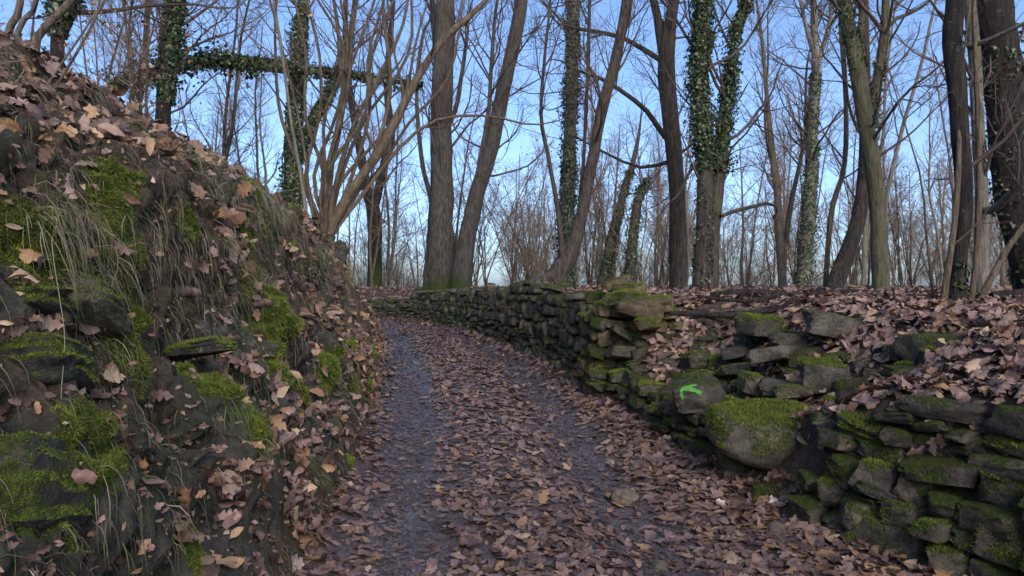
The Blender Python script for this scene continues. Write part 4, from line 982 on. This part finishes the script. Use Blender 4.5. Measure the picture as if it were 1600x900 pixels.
tree('many_stemmed_shrub', 'many-stemmed shrub fanning out from the end of the bank, one limb far across', 9.6,
     [[(510, 385, 18), (528, 340, 17), (560, 285, 15), (595, 232, 16), (625, 175, 14), (660, 110, 12), (700, 55, 11), (757, 6, 8)],
      ([(512, 372, 9), (520, 300, 8), (548, 200, 7), (590, 120, 6), (628, 40, 5), (640, -30, 4)], {'lean': 0.6}),
      ([(505, 372, 8), (515, 280, 7), (535, 180, 7), (530, 80, 6), (520, 0, 5)], {'lean': -0.4}),
      ([(500, 372, 7), (508, 270, 6), (540, 150, 6), (548, 60, 5), (560, -20, 4)], {'lean': -0.8}),
      ([(516, 368, 8), (560, 300, 7), (600, 200, 7), (612, 120, 6), (600, 20, 5)], {'lean': 0.3}),
      ([(498, 368, 6), (505, 300, 6), (525, 220, 5), (545, 120, 5), (575, 30, 4)], {'lean': -0.5}),
      ([(518, 370, 7), (566, 310, 6), (620, 240, 6), (680, 190, 5), (760, 182, 4), (830, 196, 3)], {'lean': 0.5, 'ext': 0.8}),
      ([(506, 370, 6), (530, 290, 6), (572, 240, 5), (625, 170, 5), (650, 60, 4)], {'lean': 0.9}),
      ([(496, 368, 5), (484, 300, 4), (470, 200, 4), (440, 80, 4), (420, 0, 3)], {'lean': -0.3}),
      ([(514, 370, 6), (540, 320, 5), (590, 270, 5), (640, 190, 5), (700, 120, 4), (720, 20, 3)], {'lean': 1.0})] + [([(505 + hz.uniform(-9, 13), 376, 7)] + [(505 + (e - 505) * t ** hz.uniform(0.9, 1.5) + hz.normal() * 14, 376 - 390 * t, 7 - 3.2 * t) for t in (0.25, 0.5, 0.75, 1.0)], {'lean': hz.uniform(-1.3, 1.3)}) for e in (420, 470, 500, 525, 545, 590, 610, 650)], 20, 'bark_hazel', cat='shrub', dens=0.45, size=0.7, ext=1.5, start=0.25, cling=60)
for kx, (s, d, lb) in enumerate((([(62, 190, 5), (100, 130, 4.5), (140, 60, 4), (178, -20, 3.5)], 3.7, 'thin bare shoot rooted in leaves on the bank, the more slanting one'),
                                 ([(58, 188, 4.5), (78, 130, 4), (120, 60, 3.5), (155, -10, 3)], 3.75, 'thin bare shoot rooted in leaves on the bank, the steeper one'),
                                 ([(10, 60, 12), (24, 20, 11), (32, -30, 10)], 6.5, 'stout pale stem at the top corner of the bank'),
                                 ([(28, 62, 9), (52, 20, 8), (66, -30, 8)], 6.8, 'slanting pale stem at the top of the bank beside the ivied trunk'),
                                 ([(54, 70, 13), (85, 30, 12), (128, -20, 11)], 6.2, 'pale stem leaning strongly over the top of the bank'),
                                 ([(478, 330, 6), (455, 200, 5), (440, 90, 5), (425, 0, 4)], 9.0, 'long thin pale shoot standing before the ivy-clad trunk'),
                                 ([(1290, 452, 9), (1300, 330, 8), (1320, 260, 8), (1322, 160, 7), (1314, 50, 6)], 12, 'thin wavering stem between the slim pale trunk and the olive trunk'),
                                 ([(1382, 330, 7), (1408, 210, 6), (1440, 100, 5), (1458, 20, 4)], 12.5, 'thin slanting stem beside the olive trunk'),
                                 ([(676, 330, 8), (660, 250, 7), (652, 150, 6), (660, 60, 5)], 22.5, 'thin reddish stem beside the thickest trunk'))):
    tree('sapling', lb, d, [(s, {'root': True})], 150 + kx, ['bark_hazel', 'bark_pale'][kx % 2], dens=0.7, size=0.5 if d < 8 else 0.8, ext=1.5, sides=8, start=0.3, thin=0.7)

for kx, (s, d, lb) in enumerate((([(205, 175, 5), (212, 110, 5), (205, 40, 4), (212, -20, 3)], 8.0, 'young sapling still holding brown leaves above the bank crest'),
                                 ([(160, 150, 4), (172, 90, 4), (190, 30, 3), (196, -20, 3)], 7.4, 'smaller brown-leaved shoot nearer the top corner of the bank'))):
    tree('sapling', lb, d, [(s, {'root': True})], 190 + kx, 'bark_hazel', dens=3.0, size=0.55, ext=1.0, sides=8, start=0.05, thin=0.7, cling=420)
# ivy-clad small snags in the middle distance
tree('ivy_tree', 'short ivied trunk leaning far behind the long arching limbs', 24, [[(940, 452, 18), (955, 380, 16), (975, 300, 12), (990, 250, 8)]], 31, 'bark_brown', ivy=[(0, 0.0, 0.6, 1400, 0.06)], ivy_leaf=(0.04, 0.07), ext=2, dens=1.0)
tree('ivy_tree', 'bushy ivied stump standing far behind the wall end', 23, [[(982, 452, 18), (986, 390, 16), (995, 320, 14), (1004, 295, 8)]], 32, 'bark_brown', ivy=[(0, 0.0, 0.9, 1600, 0.10)], ivy_leaf=(0.04, 0.07), ext=0.6, dens=0.6)

# background wood: saplings and bushes, each a copy of one of a few models
def sapling_model(seed, h, bush=False):
    r = np.random.default_rng(seed); stems = []
    for _ in range(r.integers(5, 9) if bush else r.integers(1, 3)):
        n = 14; t = np.linspace(0, 1, n); hh = h * r.uniform(0.7, 1.0); ln = r.normal(size=2) * (0.28 if bush else 0.10) * hh
        P = np.stack([ln[0] * t ** 1.3, ln[1] * t ** 1.3, hh * t], -1) + wander(n, 0.10 * h / 6, r, 4); P[0] = r.normal(size=3) * (0.15 if bush else 0.08) * np.array([1, 1, 0]); P[0, 2] = -0.3
        stems.append((P, (0.02 if bush else r.uniform(0.022, 0.048)) * h / 6 * (1 - 0.85 * t) + 0.006))
    tv, tq, b = [], [], 0
    for P, R in stems:
        v_, q_ = tubes(P[None], R[None], 7); tv.append(v_); tq.append(q_ + b); b += len(v_)
    cv, cq = crown_of(stems, r, 1.5 if not bush else 0.9, 0.75 if not bush else 0.55, 0.2 if not bush else 0.12, True, cull=False)
    tr = mesh_from('trunk', np.concatenate(tv), [np.concatenate(tq)], attrs={'moss': np.zeros(b)}); cn = mesh_from('crown', cv, [cq])
    return tr, cn
SAP = [sapling_model(400 + s, 9.0) for s in range(7)]; BUSH = [sapling_model(430 + s, 3.6, True) for s in range(5)]
for i_, (a, b) in enumerate(SAP): a.materials.append(M[['bark_hazel', 'bark_pale', 'bark_brown', 'bark_olive'][i_ % 4]]); b.materials.append(M['twig_tan'])
for i_, (a, b) in enumerate(BUSH): a.materials.append(M['bark_hazel']); b.materials.append(M['twig_tan'])
BUSH_LEAF = []
for a, b in BUSH:
    rb = np.random.default_rng(len(BUSH_LEAF)); co = np.zeros(len(b.vertices) * 3); b.vertices.foreach_get('co', co); co = co.reshape(-1, 3); co = co[co[:, 2] > 1.6]
    v, t = kites(co[rb.integers(0, len(co), 260)], rb.uniform(0.03, 0.07, 260), rb); BUSH_LEAF.append(mesh_from('clinging_leaves', v, [t], smooth_shade=False)); BUSH_LEAF[-1].materials.append(M['leaf_cling'])
def place(models, name, label, cat, group, x, y, s, rz, i):
    z = ground_z(x, y); root = empty(name, (x, y, z)); tag(root, label, cat, group); a, b = models[i % len(models)]
    for nm, me in (('stem' if cat == 'bush' else 'trunk', a), ('crown', b)) + ((('clinging_leaves', BUSH_LEAF[i % len(BUSH_LEAF)]),) if cat == 'bush' else ()):
        o = obj(nm, me, None, root)
    root.scale = (s, s, s); root.rotation_euler = (0, 0, rz)
r = np.random.default_rng(77)
for n_l in range(40):          # young trees on the slope above the bank
    y = r.uniform(11, 40); px = r.uniform(-80, 560); x = (px - 800) / F * y
    if y < 27 and x > XL(y) - 2.2: continue
    place(SAP, 'sapling', 'slender bare young tree on the slope above the bank', 'tree', 'young trees above the bank', x, y, r.uniform(0.6, 1.1), r.uniform(0, 6.28), n_l + 3)
n_s = 0
while n_s < 84:
    y = r.uniform(20, 60); px = r.uniform(-60, 1660); x = (px - 800) / F * y
    if 730 < px < 850 and y < 60 and r.uniform() < 0.8: continue
    if y < 27 and x < XR(y) + 1.5: continue
    if px < 560 and r.uniform() < 0.35: continue
    if px < 900 and y < 24 and px > 560: continue
    place(SAP, 'sapling', 'slender bare young tree in the wood behind the terrace', 'tree', 'young trees in the wood behind', x, y, r.uniform(0.7, 1.25), r.uniform(0, 6.28), n_s); n_s += 1
for n_b in range(96):
    y = r.uniform(23, 48); px = r.uniform(520, 1640); x = (px - 800) / F * y
    if x < XR(y) + 1: x = XR(y) + r.uniform(2, 9)
    place(BUSH, 'thicket_bush', 'leafless twiggy bush along the far terrace edge', 'bush', 'bushes along the far edge', x, y, r.uniform(0.7, 1.5), r.uniform(0, 6.28), n_b)
for px, y, s in ((760, 27, 1.5), (800, 30, 1.55), (840, 28, 1.2), (735, 31, 1.35), (620, 30, 1.0), (650, 33, 1.1)):
    place(BUSH, 'thicket_bush', 'tall leafless bush in the gap between the leaning trunks', 'bush', 'bushes in the gap behind the wall', (px - 800) / F * y, y, s, r.uniform(0, 6), int(px))

# ------------------------------------------------------------------ fallen branches, log, root
def branch(name, label, pts, d, mat, seed, twigs=0.0, cat='branch'):
    r_ = np.random.default_rng(seed); C = []
    for px, py, w_ in pts:
        p_ = at(px, py, d); C.append((*p_, w_ / F * d / 2))
    S = catmull(C, 24); P = S[:, :3] + wander(24, 0.02, r_, 5); P[:, 2] = np.maximum(P[:, 2], terrain(P[:, 0], P[:, 1])[0] + S[:, 3] * 0.6 + (0.05 if d < 10 else 0)); R = S[:, 3] * 1.25
    root = empty(name); tag(root, label, cat); add_tube_part('stem', P, R, mat, root, 8, None, 0.09)
    if twigs:
        P1, R1 = children(P[None], R[None], int(twigs), (0.2, 0.7), (25, 60), 0.1, 6, r_, 0.5, 0.02, 0.15, 0.004); v_, q_ = tubes(P1, R1, 4); obj('twig', mesh_from('twig', v_, [q_]), M['twig'], root)
branch('fallen_branch', 'thick black fallen branch lying on leaves beside the wall end', [(1112, 470, 9), (1150, 476, 11), (1190, 478, 11), (1225, 482, 9)], 7.2, 'bark_dark', 1, 3)
branch('fallen_branch', 'long crooked fallen branch propped over the other branches', [(1095, 462, 4), (1140, 470, 5), (1200, 474, 6), (1245, 472, 7), (1275, 458, 8), (1282, 455, 8), (1310, 472, 6), (1345, 486, 5)], 6.9, 'bark_dark', 2, 6)
branch('fallen_branch', 'dark fallen branch lying lowest, close to the slumped stones', [(1045, 492, 6), (1090, 490, 8), (1150, 492, 8), (1200, 487, 6), (1250, 478, 4)], 6.5, 'bark_dark', 3, 4)
branch('fallen_branch', 'thin grey stick crossing below the crooked branch', [(1075, 497, 3), (1130, 488, 4), (1190, 483, 4), (1240, 470, 3)], 6.6, 'bark_grey', 4, 3)
branch('fallen_branch', 'long straight branch lying far back on the leaf drift', [(1215, 456, 4), (1270, 457, 5), (1330, 459, 6), (1380, 464, 4)], 8.5, 'bark_dark', 5, 4)
branch('log', 'short dark log end resting behind the thin stems', [(1548, 472, 9), (1575, 465, 13), (1610, 456, 15), (1650, 448, 15)], 7.0, 'bark_dark', 6, 0, 'log')
branch('fallen_branch', 'thin stick lying on the capping of the far wall below the thickest trunk', [(650, 458, 4), (690, 455, 4), (735, 452, 4)], 19.3, 'bark_grey', 7, 0)
def root_strand(name, label, pts, seed, w_=0.0022, off=0.05):
    P = []
    for px, py in pts: p_ = ray_bank(px, py); P.append(p_ + (np.array([0, 0, EYE]) - p_) / np.linalg.norm(p_) * off)
    dm = min(p_[1] for p_ in P) ; P = [at(px, py, dm + 0.25 * (p_[1] - dm)) for (px, py), p_ in zip(pts, P)]
    S = catmull(P, 24) + wander(24, 0.006, np.random.default_rng(seed), 6); v_, q_ = tubes(S[None], np.full((1, 24), w_), 5)
    o = obj(name, mesh_from(name, v_, [q_]), M['grass_root']); tag(o, label, 'root')
k = NT('pale_root'); k.color((0.26, 0.21, 0.16)); k.rough(0.8); M['grass_root'] = k.m
root_strand('hanging_root', 'long pale root dangling over the rocks at the near end of the bank', [(80, 372), (88, 420), (100, 500), (98, 600), (103, 700), (106, 835)], 1, 0.0011)
root_strand('hanging_root', 'pale bent root looping over the bright moss cushion', [(150, 385), (178, 388), (182, 420), (168, 470), (166, 520)], 2, 0.0012)
